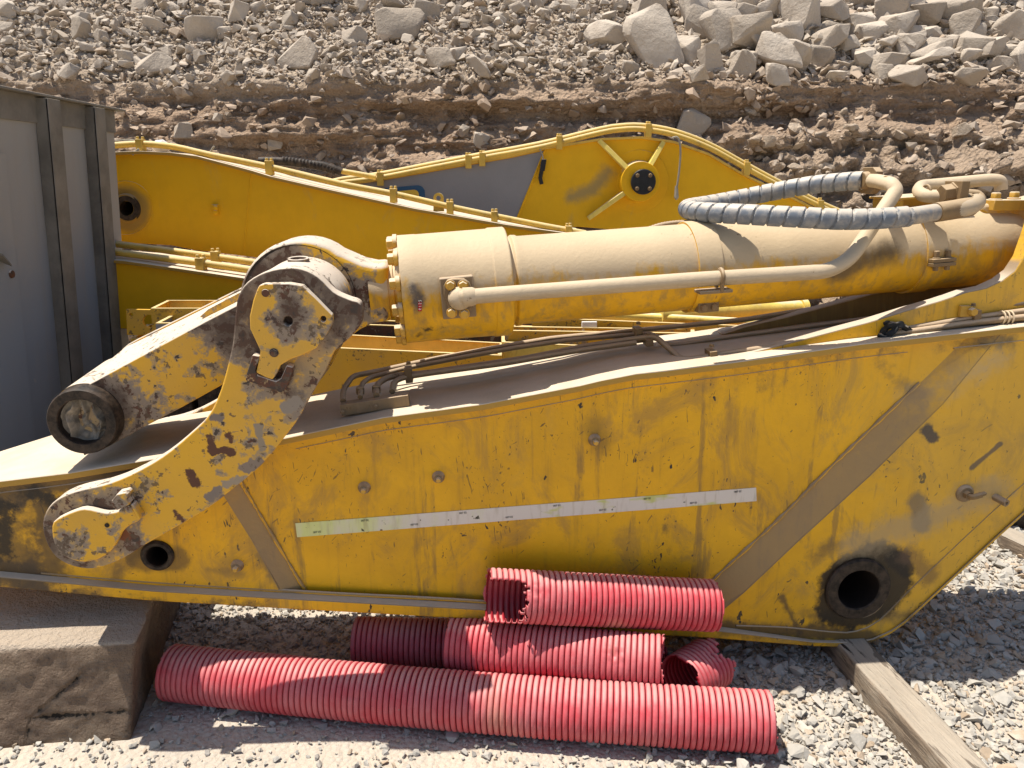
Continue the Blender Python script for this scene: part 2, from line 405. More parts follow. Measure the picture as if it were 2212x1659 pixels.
def plain(col, r=.5, var=.15, sc=8, metal=0.0, bmp=.002, dust=None, bs=60):
    def f(b):
        p = pos(); rough(b, r); b.inputs['Metallic'].default_value = metal
        n = noi(p, sc, 6, .65); c = mix(sst(n, .3, .7), col, tuple(x * (1 - var * 2) for x in col))
        if dust:
            z = xyz(nrm())[2]; c = mix(sst(z + (n - .5) * .5, dust[0], dust[1]), c, DUSTG)
        if bmp: put(b.inputs['Normal'], bump(noi(p, bs, 4), bmp, .5))
        return c
    return f
M_GREY = material('grey_boom_paint', plain((.235, .225, .225), .5, .04, 3, dust=(.5, .9)))
M_BLUE = material('blue_logo_paint', plain((.03, .09, .17), .5, .05))
M_LOGOY = material('yellow_logo_paint', plain((.72, .45, .05), .5, .05))
M_BLACK = material('black_paint', plain((.02, .02, .022), .4, .2, 20, dust=(.6, 1.1)))
M_DARKSTEEL = material('dark_oily_steel', plain((.062, .042, .028), .6, .45, 30, bmp=.006))
M_HOLLOW = material('dark_bore', plain((.03, .02, .015), .7, .3))
M_ROD = material('chrome_rod', plain((.5, .5, .52), .25, .1, 8, 1.0, 0))
M_RAG = material('dirty_rag_cloth', plain((.34, .295, .235), .95, .35, 14, bmp=.003))
M_TIE = material('black_strap', plain((.018, .02, .022), .7, .3, dust=(.6, 1.3)))
M_CABLE = material('grey_cable', plain((.35, .31, .24), .7, .15))
M_RED = material('red_sticker', plain((.45, .02, .02), .5, .1)); M_WHITE = material('white_print', plain((.7, .66, .62), .6, .05))
M_PRINT = material('black_print', plain((.05, .05, .05), .6, .05))

def m_strip(b):
    p = pos(); rough(b, .45)
    n = noi(scl(p, (9, 9, 3)), 1, 5, .65); x = xyz(p)[0]
    g = sst(x + (n - .5) * 1.6, -.1, -.75)
    c = mix(g, (.62, .57, .51), (.58, .62, .24)); c = mix(sst(noi(scl(p, (50, 50, 8)), 1, 4), .5, .7) * .45, c, (.33, .27, .17))
    c = mix(sst(noi(p, 26, 4, .6), .66, .70), c, (.05, .045, .03))
    c = mix(sst(noi(scl(p, (6, 6, 14)), 1, 3), .58, .66) * .8, c, (.48, .50, .10))
    return c
M_STRIP = material('faded_reflective_tape', m_strip)

def m_bin(b):
    p = pos(); rough(b, .42)
    z = xyz(p)[2]; n = noi(p, 3, 6, .6); n2 = noi(scl(p, (14, 14, 1.3)), 1, 5, .65)
    c = mix(sst(z + (n - .5) * 1.1, .9, 1.9), (.235, .255, .285), (.295, .29, .28))
    c = mix(sst(n2, .5, .75) * .35, c, (.27, .24, .20))
    c = mix(sst(noi(p, 11, 6, .65), .68, .72), c, (.30, .29, .29)); c = mix(sst(noi(p, 17, 6, .7), .70, .74), c, (.16, .09, .05))
    zz = xyz(nrm())[2]; c = mix(sst(zz, .3, .8), c, (.40, .35, .27))
    put(b.inputs['Normal'], bump(noi(p, 2.2, 2) * 4 + noi(p, 30, 3) * .3, .006, .4)); return c
M_BIN = material('dusty_blue_grey_steel', m_bin)
M_BINRIB = material('dusty_brown_grey_rib', plain((.21, .195, .17), .6, .2, 5, dust=(.3, .8)))

def m_pipe(b):
    p = objpos(); rough(b, .55)
    h = att('rib'); n = noi(pos(), 6, 5, .6); n2 = noi(pos(), 30, 4, .65); z = xyz(nrm())[2]
    c = mix(sst(n, .35, .7), (.52, .010, .030), (.42, .006, .018))
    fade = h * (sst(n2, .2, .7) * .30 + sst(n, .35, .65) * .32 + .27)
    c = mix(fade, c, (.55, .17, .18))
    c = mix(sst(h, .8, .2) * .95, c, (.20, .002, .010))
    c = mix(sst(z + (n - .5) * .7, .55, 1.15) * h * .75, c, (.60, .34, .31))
    c = mix(sst(noi(pos(), 2.4, 3) + z * -.10, .60, .78) * h * .45, c, (.58, .34, .22))
    c = mix(sst(noi(scl(pos(), (50, 50, 20)), 1, 4), .70, .74) * .6, c, (.30, .20, .17))
    put(b.inputs['Normal'], bump(n2, .002, .5)); return c
M_PIPE = material('faded_red_plastic', m_pipe)

def m_hose(b):
    p = pos(); rough(b, .5)
    n = noi(p, 22, 6, .7, .3); z = xyz(nrm())[2]; x = xyz(p)[0]
    c = mix(sst(n, .40, .65) * .55, (.13, .15, .18), (.33, .31, .28))
    c = mix(sst(z + (n - .5) * .7, .25, .85), c, (.50, .45, .38))
    c = mix(sst(x + (n - .5) * .5, 1.15, 1.5), c, (.42, .33, .22))
    put(b.inputs['Normal'], bump(n, .002, .5)); return c
M_HOSE = material('dusty_blue_hose_guard', m_hose)

def m_block(b):
    p = pos(); rough(b, .9)
    n = noi(p, 4, 7, .7); n2 = noi(p, 25, 6, .7); st = noi(scl(p, (22, 22, 3)), 1, 5, .65); z = xyz(nrm())[2]; zz = xyz(p)[2]
    c = mix(sst(n, .3, .7), (.25, .185, .13), (.155, .105, .075)); c = mix(sst(st, .5, .7) * .5, c, (.10, .07, .05))
    w = (n2 - .5) * .035 + (n - .5) * .05
    q = block_front
    d = seg(p, q(.16, .21), q(.30, .085)) + w * .5
    d = mn(d, seg(p, q(.30, .085), q(.31, -.02)) + w * .3)
    d = mn(d, seg(p, q(.0, .09), q(.30, .085)) + w); d = mn(d, seg(p, q(.30, .085), q(.42, .09)) + w); d = mn(d, seg(p, q(.42, .09), q(1.2, .055)) + w)
    c = mix(sst(d + (n2 - .5) * .012, .005, .001), c, (.012, .009, .007))
    c = mix(sst(noi(p, 60, 5, .75), .62, .66) * .6, c, (.06, .045, .035)); c = mix(sst(noi(p, 9, 6, .7), .58, .68) * .4, c, (.29, .225, .165)); c = mix(sst(z + (n2 - .5) * .5, .30, .75) * .92, c, (.50, .415, .325))
    put(b.inputs['Normal'], bump(n2 * 1.1 + n * 1.4 + sst(d, .0, .012) * .8 + noi(p, 70, 4, .7) * .5, .03, .9)); return c

def m_timber(b):
    p = pos(); rough(b, .85)
    g = noi(scl(p, (70, 5, 70), (0, 0, -.17)), 1, 6, .65, .6); n = noi(p, 7, 6, .7); z = xyz(nrm())[2]
    c = mix(sst(g, .35, .65), (.30, .235, .17), (.13, .10, .075)); c = mix(sst(n, .45, .7) * .6, c, (.36, .32, .26))
    c = mix(sst(z, .5, .9) * .65, c, (.42, .37, .30))
    c = mix(sst(g + (n - .5) * .7, .635, .69), c, (.03, .022, .016)); c = mix(sst(noi(scl(p, (30, 3, 30), (0, 0, -.17)), 1, 4, .6, 1.0), .60, .64) * .7, c, (.07, .05, .035))
    put(b.inputs['Normal'], bump(g + n * .3, .012, .8)); return c
M_TIMBER = material('weathered_timber', m_timber)

def m_stone(c1, c2, c3, brown=None):
    def f(b):
        p = pos(); rough(b, .9); t = att('tint'); n = noi(p, 18, 5, .65)
        c = mix(t, c1, c2); c = mix(sst(t + (n - .5) * .4, .80, .95), c, c3)
        c = mix(sst(n, .35, .75) * .35, c, tuple(x * .7 for x in c1))
        if brown: c = mix(att('dirt'), c, brown)
        put(b.inputs['Normal'], bump(n, .01, .6)); return c
    return f
M_GRAVEL = material('grey_crushed_gravel', m_stone((.345, .325, .29), (.50, .47, .415), (.40, .31, .22)))
M_RUBBLE = material('pale_rubble', m_stone((.37, .31, .245), (.52, .45, .37), (.34, .26, .19), (.34, .25, .18)))
def m_rock(b):
    p = pos(); rough(b, .92)
    oi = node('ShaderNodeObjectInfo').outputs['Random']; t = S(oi)
    n = noi(p, 3.2, 7, .65); n2 = noi(p, 12, 6, .7)
    c = mix(t, (.36, .305, .245), (.50, .435, .36)); c = mix(sst(n, .4, .7) * .5, c, (.35, .285, .22)); c = mix(sst(n2, .55, .75) * .3, c, (.56, .50, .43))
    z = xyz(nrm())[2]; c = mix(sst(z + (n2 - .5) * .5, .6, 1.1) * .5, c, (.55, .47, .38))
    put(b.inputs['Normal'], bump(n + n2 * .5, .06, .7)); return c
M_ROCK = material('pale_boulder_stone', m_rock)
def m_clod(b):
    p = pos(); rough(b, .95); t = S(node('ShaderNodeObjectInfo').outputs['Random']); n = noi(p, 5, 7, .7); n2 = noi(p, 16, 6, .72)
    c = mix(t, (.45, .355, .265), (.54, .45, .35)); c = mix(sst(n, .42, .65) * .7, c, (.33, .24, .165)); c = mix(sst(n2, .55, .7) * .4, c, (.54, .46, .37))
    put(b.inputs['Normal'], bump(n + n2 * .6, .09, .9)); return c
M_CLOD = material('brown_clod_stone', m_clod)
def m_bank(b):
    p = pos(); rough(b, .95)
    k = att('dirt'); n = noi(p, 2.2, 7, .7); lay = noi(scl(p, (.7, .7, 7)), 1, 6, .65, .3); n3 = noi(p, 14, 7, .75)
    lo = mix(sst(lay, .35, .65), (.40, .285, .195), (.27, .185, .125)); lo = mix(sst(n, .45, .7) * .6, lo, (.47, .355, .255))
    hi = mix(sst(n, .35, .7), (.45, .37, .285), (.35, .275, .205))
    c = mix(k, hi, lo); c = mix(sst(vor(p, 16), .16, .10) * .5, c, (.38, .31, .24))
    put(b.inputs['Normal'], bump(n3 + lay * .8 + vor(p, 22) * .8, .06, .9)); return c
M_BANK = material('layered_brown_earth', m_bank)
def m_ground(b):
    p = pos(); rough(b, .95); n = noi(p, 1.3, 6, .65); n2 = noi(p, 40, 6, .75); v = vor(p, 55)
    c = mix(sst(n, .35, .65), (.54, .465, .375), (.46, .41, .345)); c = mix(sst(v + (n2 - .5) * .4, .5, .15) * .4, c, (.50, .46, .41))
    c = mix(sst(n2, .55, .75) * .4, c, (.24, .20, .16))
    put(b.inputs['Normal'], bump(n2 + v * -1.0, .012, .8)); return c
M_GROUND = material('dusty_gravel_ground', m_ground)

# ------------------------------------------------------------------ the setting: ground and bank
def np_mesh(name, V, F, mat, smooth=False, attrs=None):
    me = bpy.data.meshes.new(name); V = np.asarray(V, np.float32); F = np.asarray(F, np.int32); k = F.shape[1]
    me.vertices.add(len(V)); me.vertices.foreach_set('co', V.ravel())
    me.loops.add(F.size); me.loops.foreach_set('vertex_index', F.ravel())
    me.polygons.add(len(F)); me.polygons.foreach_set('loop_start', np.arange(0, F.size, k, dtype=np.int32))
    me.update(calc_edges=True)
    me.polygons.foreach_set('use_smooth', np.full(len(F), smooth))
    for an, av in (attrs or {}).items():
        at = me.attributes.new(an, 'FLOAT', 'POINT'); at.data.foreach_set('value', np.asarray(av, np.float32))
    me.materials.append(mat)
    o = bpy.data.objects.new(name, me); COL.objects.link(o); return o
def grid_faces(nu, nv):
    i = np.arange(nu - 1)[:, None] * nv + np.arange(nv - 1)[None, :]
    return np.stack([i, i + nv, i + nv + 1, i + 1], -1).reshape(-1, 4)
def ground_z(x, y):
    P = np.stack([x, y, np.zeros_like(x)], -1)
    near = np.clip(1 - (np.abs(y - 3) - 3) / 3, 0, 1)
    return (fbm(P * 1.3, 3, 5) * .012 + fbm(P * 9, 3, 9) * .005) * near - .004
gx = np.concatenate([-np.geomspace(150, 4.2, 24), np.linspace(-4, 4, 260), np.geomspace(4.2, 150, 24)])
gy = np.concatenate([-np.geomspace(120, .3, 24), np.linspace(0, 6, 200), np.geomspace(6.2, 160, 30)])
GX, GY = np.meshgrid(gx, gy, indexing='ij')
gr = np_mesh('ground', np.stack([GX, GY, ground_z(GX, GY)], -1).reshape(-1, 3), grid_faces(len(gx), len(gy))[:, ::-1][:, ::-1], M_GROUND, True)
gr['kind'] = 'structure'

# bank profile: distance along it -> (y, z); light rubble above a brown cut
prof = [(7.6, -.3), (8.1, .35), (8.5, 1.0), (8.80, 1.75), (9.06, 2.35), (9.18, 2.72), (9.36, 2.84), (9.9, 3.25), (11.5, 4.35), (14, 6.0), (18, 8.4), (24, 11.5)]
pp = np.array(prof); sl = np.concatenate([[0], np.cumsum(np.hypot(*(pp[1:] - pp[:-1]).T))])
SL = np.unique(np.concatenate([np.linspace(0, 9.0, 330), np.linspace(9.0, sl[-1], 50)]))
BXs = np.linspace(-13, 15, 620)
by = np.interp(SL, sl, pp[:, 0]); bz = np.interp(SL, sl, pp[:, 1])
BXg, SLg = np.meshgrid(BXs, SL, indexing='ij'); BYg = np.broadcast_to(by, BXg.shape).copy(); BZg = np.broadcast_to(bz, BXg.shape).copy()
P3 = np.stack([BXg, SLg, np.zeros_like(BXg)], -1)
cut = 1 / (1 + np.exp((BZg - 2.78 + fbm(P3 * [.6, 0, 0], 3, 3) * .22) * 14))          # 1 on the brown cut
rightslump = np.clip((BXg - 1.7 + fbm(P3 * [.9, 1.2, 1], 3, 91) * .9) / 1.0, 0, 1) * np.clip((2.38 - BZg + fbm(P3 * [1.3, 0, 1], 3, 92) * .25) / .35, 0, 1)
led = fbm(np.stack([BXg * .45, BZg * 5.5, np.zeros_like(BXg)], -1), 4, 21, .6)
big = fbm(P3 * [.5, .6, 1], 4, 31); mid = fbm(P3 * [2.2, 2.8, 1], 4, 41, .6); fin = fbm(P3 * [9, 11, 1], 3, 51, .6)
BYg -= cut * (led * .34 + fin * .10) + big * .28 + mid * .12 * (1 - cut * .3) + rightslump * (.42 + mid * .30 + fin * .14)
BZg += (1 - cut) * (mid * .10 + fin * .05) + cut * fin * .02 + rightslump * fin * .10
DIRT = np.clip(cut * (1 - rightslump * .45), 0, 1)
bank = np_mesh('hillside', np.stack([BXg, BYg, BZg], -1).reshape(-1, 3), grid_faces(len(BXs), len(SL)), M_BANK, True, {'dirt': DIRT.ravel()})
bank['kind'] = 'structure'
BP = np.stack([BXg, BYg, BZg], -1)
BN = np.cross(np.gradient(BP, axis=0), np.gradient(BP, axis=1)); BN /= np.linalg.norm(BN, axis=-1, keepdims=True)
if BN[..., 1].mean() > 0: BN = -BN

def rock_shape(n, seed, flat=.7, sub=False, ex=.75):
    rg = np.random.default_rng(seed); p = rg.normal(size=(n, 3)); p /= np.linalg.norm(p, axis=1, keepdims=True)
    p = np.sign(p) * np.abs(p) ** ex; p *= rg.uniform(.82, 1.08, (n, 1)); p *= [1.0, rg.uniform(.62, .95), flat * rg.uniform(.7, 1.1)]
    bm = bmesh.new(); vs = [bm.verts.new(q) for q in p]
    r = bmesh.ops.convex_hull(bm, input=vs)
    bmesh.ops.delete(bm, geom=list({g for g in list(r['geom_interior']) + list(r['geom_unused']) if isinstance(g, bmesh.types.BMVert)}), context='VERTS')
    if sub:
        bmesh.ops.dissolve_limit(bm, angle_limit=R(14), verts=bm.verts, edges=bm.edges)
        bmesh.ops.bevel(bm, geom=bm.edges[:], offset=.055, segments=1, affect='EDGES', clamp_overlap=True)
        bmesh.ops.triangulate(bm, faces=bm.faces); bmesh.ops.subdivide_edges(bm, edges=bm.edges, cuts=1, use_grid_fill=True)
        bmesh.ops.triangulate(bm, faces=bm.faces)
        co = np.array([v.co for v in bm.verts]); d = fbm(co * 2.2 + seed * 3.1, 4, seed, .6)
        for v, k in zip(bm.verts, d): v.co = v.co * (1 + .10 * k)
    bmesh.ops.triangulate(bm, faces=bm.faces); bmesh.ops.recalc_face_normals(bm, faces=bm.faces)
    bm.verts.index_update(); V = np.array([v.co for v in bm.verts]); F = np.array([[v.index for v in f.verts] for f in bm.faces]); bm.free()
    return V, F
def rand_rot(n, tilt=1.0):
    a = RNG.uniform(0, 2 * np.pi, n); b = RNG.normal(0, .35 * tilt, n); c = RNG.normal(0, .35 * tilt, n)
    ca, sa, cb, sb, cc, sc = np.cos(a), np.sin(a), np.cos(b), np.sin(b), np.cos(c), np.sin(c); z = np.zeros(n); o = np.ones(n)
    Rz = np.stack([ca, -sa, z, sa, ca, z, z, z, o], -1).reshape(n, 3, 3); Rx = np.stack([o, z, z, z, cb, -sb, z, sb, cb], -1).reshape(n, 3, 3)
    Ry = np.stack([cc, z, sc, z, o, z, -sc, z, cc], -1).reshape(n, 3, 3); return Rx @ Ry @ Rz
def scatter(name, C, Sz, mat, shapes, tilt=1.0, dirt=None, label=None):
    n = len(C); rot = rand_rot(n, tilt); pick = RNG.integers(0, len(shapes), n); tint = RNG.uniform(0, 1, n)
    Vs, Fs, Ts, Ds = [], [], [], []; off = 0
    for k, (V, F) in enumerate(shapes):
        ix = np.where(pick == k)[0]
        if not len(ix): continue
        W = np.einsum('nij,vj->nvi', rot[ix], V) * Sz[ix][:, None, None] + C[ix][:, None, :]
        Vs.append(W.reshape(-1, 3)); Fs.append((F[None] + (np.arange(len(ix)) * len(V))[:, None, None] + off).reshape(-1, 3)); off += len(ix) * len(V)
        Ts.append(np.repeat(tint[ix], len(V)));
        if dirt is not None: Ds.append(np.repeat(dirt[ix], len(V)))
    at = {'tint': np.concatenate(Ts)}
    if dirt is not None: at['dirt'] = np.concatenate(Ds)
    o = np_mesh(name, np.concatenate(Vs), np.concatenate(Fs), mat, False, at)
    tag(o, label[0], label[1], None, 'stuff'); return o
SH = [rock_shape(random.randint(9, 13), 100 + i, .6) for i in range(14)]
# rubble on the bank
ns = 60000
iu = RNG.integers(1, len(BXs) - 1, ns); iv = RNG.integers(1, len(SL) - 1, ns)
C = BP[iu, iv] + RNG.uniform(-.03, .03, (ns, 3)); Cd = DIRT[iu, iv]; px, py, dd = proj(C)
keep = (px > -500) & (px < 2700) & (py > -260) & (py < 560)
patch = fbm(np.stack([C[:, 0] * .5, C[:, 2] * .6, C[:, 1] * .3], -1), 3, 77)
xr = np.clip((C[:, 0] - .8) / 3, 0, 1)
slump = rightslump[iu, iv]
size = np.exp(RNG.normal(0, .72, ns)) * np.where(Cd > .5, .024, .021 + .012 * xr + .012 * np.clip(patch, 0, 1))
size = np.clip(size * np.where(slump > .3, 1.15, 1), .010, .10)
keep &= RNG.uniform(0, 1, ns) < np.where((Cd > .5) | (slump > .3), .65 + .3 * (patch > .1), 1.0)
C, Cd, size, nn = C[keep], Cd[keep], size[keep], BN[iu, iv][keep]
C = C + nn * (size * .25)[:, None]
scatter('rubble', C, size, M_RUBBLE, SH, 1.3, np.clip(Cd * RNG.uniform(.35, 1.0, len(Cd)), 0, 1), ('loose pale rubble strewn over the earth bank', 'rubble'))
# small fill between boulders on the top slope
ns = 45000
iu = RNG.integers(1, len(BXs) - 1, ns); jv = np.where((bz > 2.75) & (bz < 5.3))[0]; iv = RNG.choice(jv, ns)
C = BP[iu, iv] + RNG.uniform(-.04, .04, (ns, 3)); px, py, dd = proj(C); k = (px > -450) & (px < 2650) & (py > -200)
C = C[k]; iu, iv = iu[k], iv[k]; size = np.clip(np.exp(RNG.normal(0, .55, len(C))) * .026, .01, .1)
scatter('rubble', C + BN[iu, iv] * (size * .4)[:, None], size, M_RUBBLE, SH, 1.5, np.clip(DIRT[iu, iv], 0, 1) * .6, ('fine pale rock chips between the boulders on the bank', 'rubble'))

# boulders one by one
BSH = []
for i in range(12):
    V, F = rock_shape(random.randint(13, 20), 300 + i, [.8, .65, .9][i % 3], True, .48)
    me = bpy.data.meshes.new('boulder'); me.from_pydata(V.tolist(), [], F.tolist()); me.materials.append(M_ROCK)
    me.polygons.foreach_set('use_smooth', [True] * len(me.polygons)); me.set_sharp_from_angle(angle=R(24)); BSH.append((me, V))
CLD = []
for i in range(8):
    V, F = rock_shape(random.randint(14, 20), 500 + i, [.6, .8][i % 2], True, .85)
    me = bpy.data.meshes.new('boulder'); me.from_pydata(V.tolist(), [], F.tolist()); me.materials.append(M_CLOD)
    me.polygons.foreach_set('use_smooth', [True] * len(me.polygons)); me.set_sharp_from_angle(angle=R(24)); CLD.append((me, V))
BPX, BPY, BPD = proj(BP)
flatp = np.stack([BPX.ravel(), BPY.ravel()], -1); flatP = BP.reshape(-1, 3); flatN = BN.reshape(-1, 3); flatD = BPD.ravel()
def boulder(dx, dy, w, h, label, group, rot=None, mi=None, sink=.12):
    w *= 1.1; h *= 1.1
    d2 = ((flatp - [dx, dy + h * .25]) ** 2).sum(1); cand = np.where(d2 < d2.min() + 30)[0]; j = cand[np.argmin(flatD[cand])]
    dist = flatD[j]; W = w / 2 / FPX * dist; H = h / 2 / FPX * dist
    me, V = random.choice(BSH if mi is None else CLD)
    o = bpy.data.objects.new('boulder', me); COL.objects.link(o)
    H *= 1.12; o.scale = (W, W * random.uniform(.7, 1.0), H / .8)
    o.rotation_euler = (random.uniform(-.15, .35), random.uniform(-.3, .3) if rot is None else rot, random.uniform(-.6, .6) + random.choice((0, math.pi)))
    c = Vector(flatP[j]) + Vector(flatN[j]) * (W * (.38 - sink)) + Vector((0, 0, H * .25)); o.location = c
    tag(o, label, 'boulder', group); return o, c, max(W, H)
BL = []
for q in [(650, 118, 96, 66, 'biggest pale boulder at the foot of the rubble, above the left boom', 0), (862, 62, 106, 56, 'broad pale boulder high on the bank left of centre', 0),
          (447, 66, 76, 62, 'blocky flat-faced boulder high on the left of the bank', 0), (520, 24, 56, 52, 'rounded boulder at the top edge beside the blocky one', 0),
          (335, 140, 84, 42, 'flat slab of pale rock above the grey skip', 0), (1030, 145, 74, 34, 'thin tilted slab of pale rock at the foot of the rubble', -.6),
          (955, 128, 62, 46, 'dark faced boulder left of the tilted slab', 0), (1412, 95, 96, 118, 'tall smooth leaning slab of pale rock in the middle of the bank', .5),
          (1305, 72, 84, 54, 'wedge shaped pale boulder left of the tall slab', 0), (1488, 112, 48, 68, 'upright boulder just right of the tall slab', 0),
          (1527, 122, 48, 68, 'upright split boulder at the edge of the rubble, third right of the tall slab', 0), (1508, 52, 66, 70, 'large boulder above the upright pair', 0),
          (1668, 128, 108, 66, 'widest flat-topped boulder resting on the brown cut', 0), (1618, 72, 72, 44, 'tilted boulder in the dark gap above the flat-topped one', -.5),
          (1722, 32, 84, 74, 'large squarish boulder high on the right of the bank', 0), (1780, 84, 84, 50, 'boulder with a split face among the right pile', 0),
          (1878, 66, 66, 50, 'pale rounded boulder in the middle of the right pile', 0), (1938, 58, 74, 56, 'pale boulder leaning on the rounded one', 0),
          (1992, 36, 74, 60, 'pale angular boulder near the top of the right pile', 0), (2050, 20, 130, 70, 'largest boulder at the top edge of the right pile', 0),
          (2005, 128, 92, 28, 'low flat slab at the edge of the brown cut on the right', 0), (2185, 62, 96, 66, 'big square boulder at the right edge', 0),
          (2130, 108, 84, 36, 'long low boulder below the square one at the right edge', 0), (2095, 118, 40, 50, 'small upright boulder near the right edge', 0),
          (2062, 92, 42, 52, 'narrow upright boulder in the shadowed gap of the right pile', 0), (1830, 96, 46, 36, 'small bright boulder low in the right pile', .3),
          (1700, 70, 60, 50, 'boulder wedged above the flat-topped one', 0), (1960, 100, 60, 36, 'small pale boulder above the low flat slab', 0),
          (593, 308, 34, 30, 'pale stone stuck in the brown cut above the left boom', 0), (400, 276, 42, 30, 'reddish stone stuck in the brown cut beside the skip', 0),
          (468, 252, 24, 22, 'small pale stone in the brown cut beside the skip', 0), (1490, 268, 66, 44, 'rough clod of rock above the grey and yellow boom', -.4),
          (992, 276, 34, 24, 'brown stone low in the cut left of the boom top', 0), (1040, 300, 36, 36, 'dark stone just above the boom', 0)]:
    BL.append(boulder(q[0], q[1], q[2], q[3], q[4], 'large boulders on the bank' if q[1] < 200 else 'stones in the brown cut', q[5] if q[5] else None, sink=.12 if q[1] < 200 else .5))
cnt = 0
for tr in range(4000):
    if cnt >= 215: break
    dx = random.uniform(-60, 2270); dy = random.uniform(-70, 165)
    right = dx > 1380; w = random.choice((random.uniform(70, 105), random.uniform(50, 80), random.uniform(32, 55))) if right else random.uniform(18, 34) * random.choice((1, 1, 1, 1.8))
    if not right and random.random() < .45: continue
    w2 = w / 2 / FPX * 9.6
    d2 = ((flatp - [dx, dy]) ** 2).sum(1); j = d2.argmin(); c = Vector(flatP[j])
    if any((c - b[1]).length < (w2 + b[2]) * (.58 if right else .8) for b in BL): continue
    BL.append(boulder(dx, dy, w, w * random.uniform(.6, .85), 'angular pale boulder among the rubble piled on the bank' if right else 'scattered pale rock on the rubble slope to the left',
                      'boulders piled on the right of the bank' if right else 'rocks scattered on the left of the bank')); cnt += 1
for tr in range(34):
    dx = random.uniform(1560, 2270); dy = random.uniform(225, 400); w = random.uniform(18, 44)
    BL.append(boulder(dx, dy, w, w * random.uniform(.6, .9), 'dusty clod of rock in the loose slump on the right of the bank', 'clods in the slump', mi=1, sink=.36))

# gravel on the ground
def gravel(n, x0, x1, y0, y1, smin, smed, smax, label, dens=None):
    x = RNG.uniform(x0, x1, n); y = RNG.uniform(y0, y1, n)
    if dens is not None:
        k = RNG.uniform(0, 1, n) < dens(x, y); x, y = x[k], y[k]
    s = np.clip(np.exp(RNG.normal(0, .42, len(x))) * smed, smin, smax)
    z = ground_z(x, y) + s * .25 + RNG.uniform(0, .006, len(x))
    scatter('gravel', np.stack([x, y, z], -1), s, M_GRAVEL, SH, 1.3, None, label)
def coarse(x, y):                                  # coarser towards the right, bare dust in the left foreground
    b = np.clip((x - .1 + fbm(np.stack([x, y, x * 0], -1) * 1.6, 3, 61) * .9) / .9, 0, 1)
    back = np.clip((y - 2.35) / .2, 0, 1); return np.maximum(b, back)
gravel(40000, -2.6, 3.6, 1.3, 4.8, .005, .0108, .028, ('coarse grey gravel around the timber', 'gravel'), lambda x, y: coarse(x, y))
gravel(8000, .4, 3.4, 1.3, 4.6, .010, .0165, .034, ('larger grey stones in the gravel', 'gravel'), lambda x, y: coarse(x, y) * .8)
gravel(26000, -2.6, 2.4, 1.2, 3.4, .003, .0058, .014, ('fine gravel and chips on the dusty ground', 'gravel'), lambda x, y: .25 + .75 * coarse(x, y))
gravel(2600, -2.2, 1.4, 1.3, 2.5, .005, .009, .028, ('scattered stones on the dusty foreground', 'gravel'))
gravel(5000, 1.5, 5.5, 4.5, 7.5, .012, .02, .04, ('gravel on the ground beyond the arm', 'gravel'))


# ------------------------------------------------------------------ the front arm
def Afar(p, w): return p + APERP * w
W_ARM = .47
arm = thing('excavator_stick', 'long worn yellow excavator arm across the front, with big cylinder, curved lever and pale tape', 'excavator stick', A(1100, 1340, .25))
TOPL = [(-260, 1118), (-60, 1055), (0, 1042), (150, 1024), (325, 995), (615, 949), (829, 904), (1045, 875), (1254, 835), (1300, 824), (1374, 810), (1440, 803), (1594, 784), (1859, 746), (2212, 707), (2420, 688)]
BOTR = [(2420, 940), (2212, 1109), (2156, 1159), (1956, 1344), (1925, 1366), (1886, 1384), (1831, 1396), (1756, 1394), (1546, 1377)]
BOTM = [(1440, 1371), (1035, 1336), (700, 1318)]
BOTL = [(620, 1313), (330, 1296), (0, 1266), (-200, 1240), (-290, 1190)]
REC = .028
def topy(x):
    for (x0, y0), (x1, y1) in zip(TOPL, TOPL[1:]):
        if x0 <= x <= x1: return y0 + (y1 - y0) * (x - x0) / (x1 - x0)
def circ(c, r, n, plane): return [plane(c[0] + r * math.cos(2 * math.pi * k / n), c[1] + r * math.sin(2 * math.pi * k / n)) for k in range(n)]
TK = APERP * .02
# right thick plate with its pin hole
xr0 = 2168
loopR = [(xr0, topy(xr0))] + [q for q in TOPL if q[0] > xr0] + BOTR + [(1492, 1373)]
cutR = [(1606, 1279), (1728, 1164), (1876, 1029), (2036, 872)]
loopR = loopR + cutR
m = MB().prism([A(x, y) for x, y in loopR], TK, [circ((1856, 1275), 58, 40, A)])
side = m.build('side_plate', M_ARM, arm, bevel=.004)
# left thick plate with its small hole
xl = 480
cutL = [(545, 1165), (600, 1265), (625, 1313)]
loopL = [q for q in TOPL if q[0] < xl] + [(430, 976), (470, 1040)] + cutL + BOTL[1:]
loopL = [q for q in TOPL if q[0] < 325] + [(325, 995), (425, 979), (470, 1045)] + cutL + BOTL[1:]
m = MB().prism([A(x, y) for x, y in loopL], TK, [circ((340, 1202), 27, 28, A)])
m.build('side_plate', M_ARM, arm, bevel=.004)
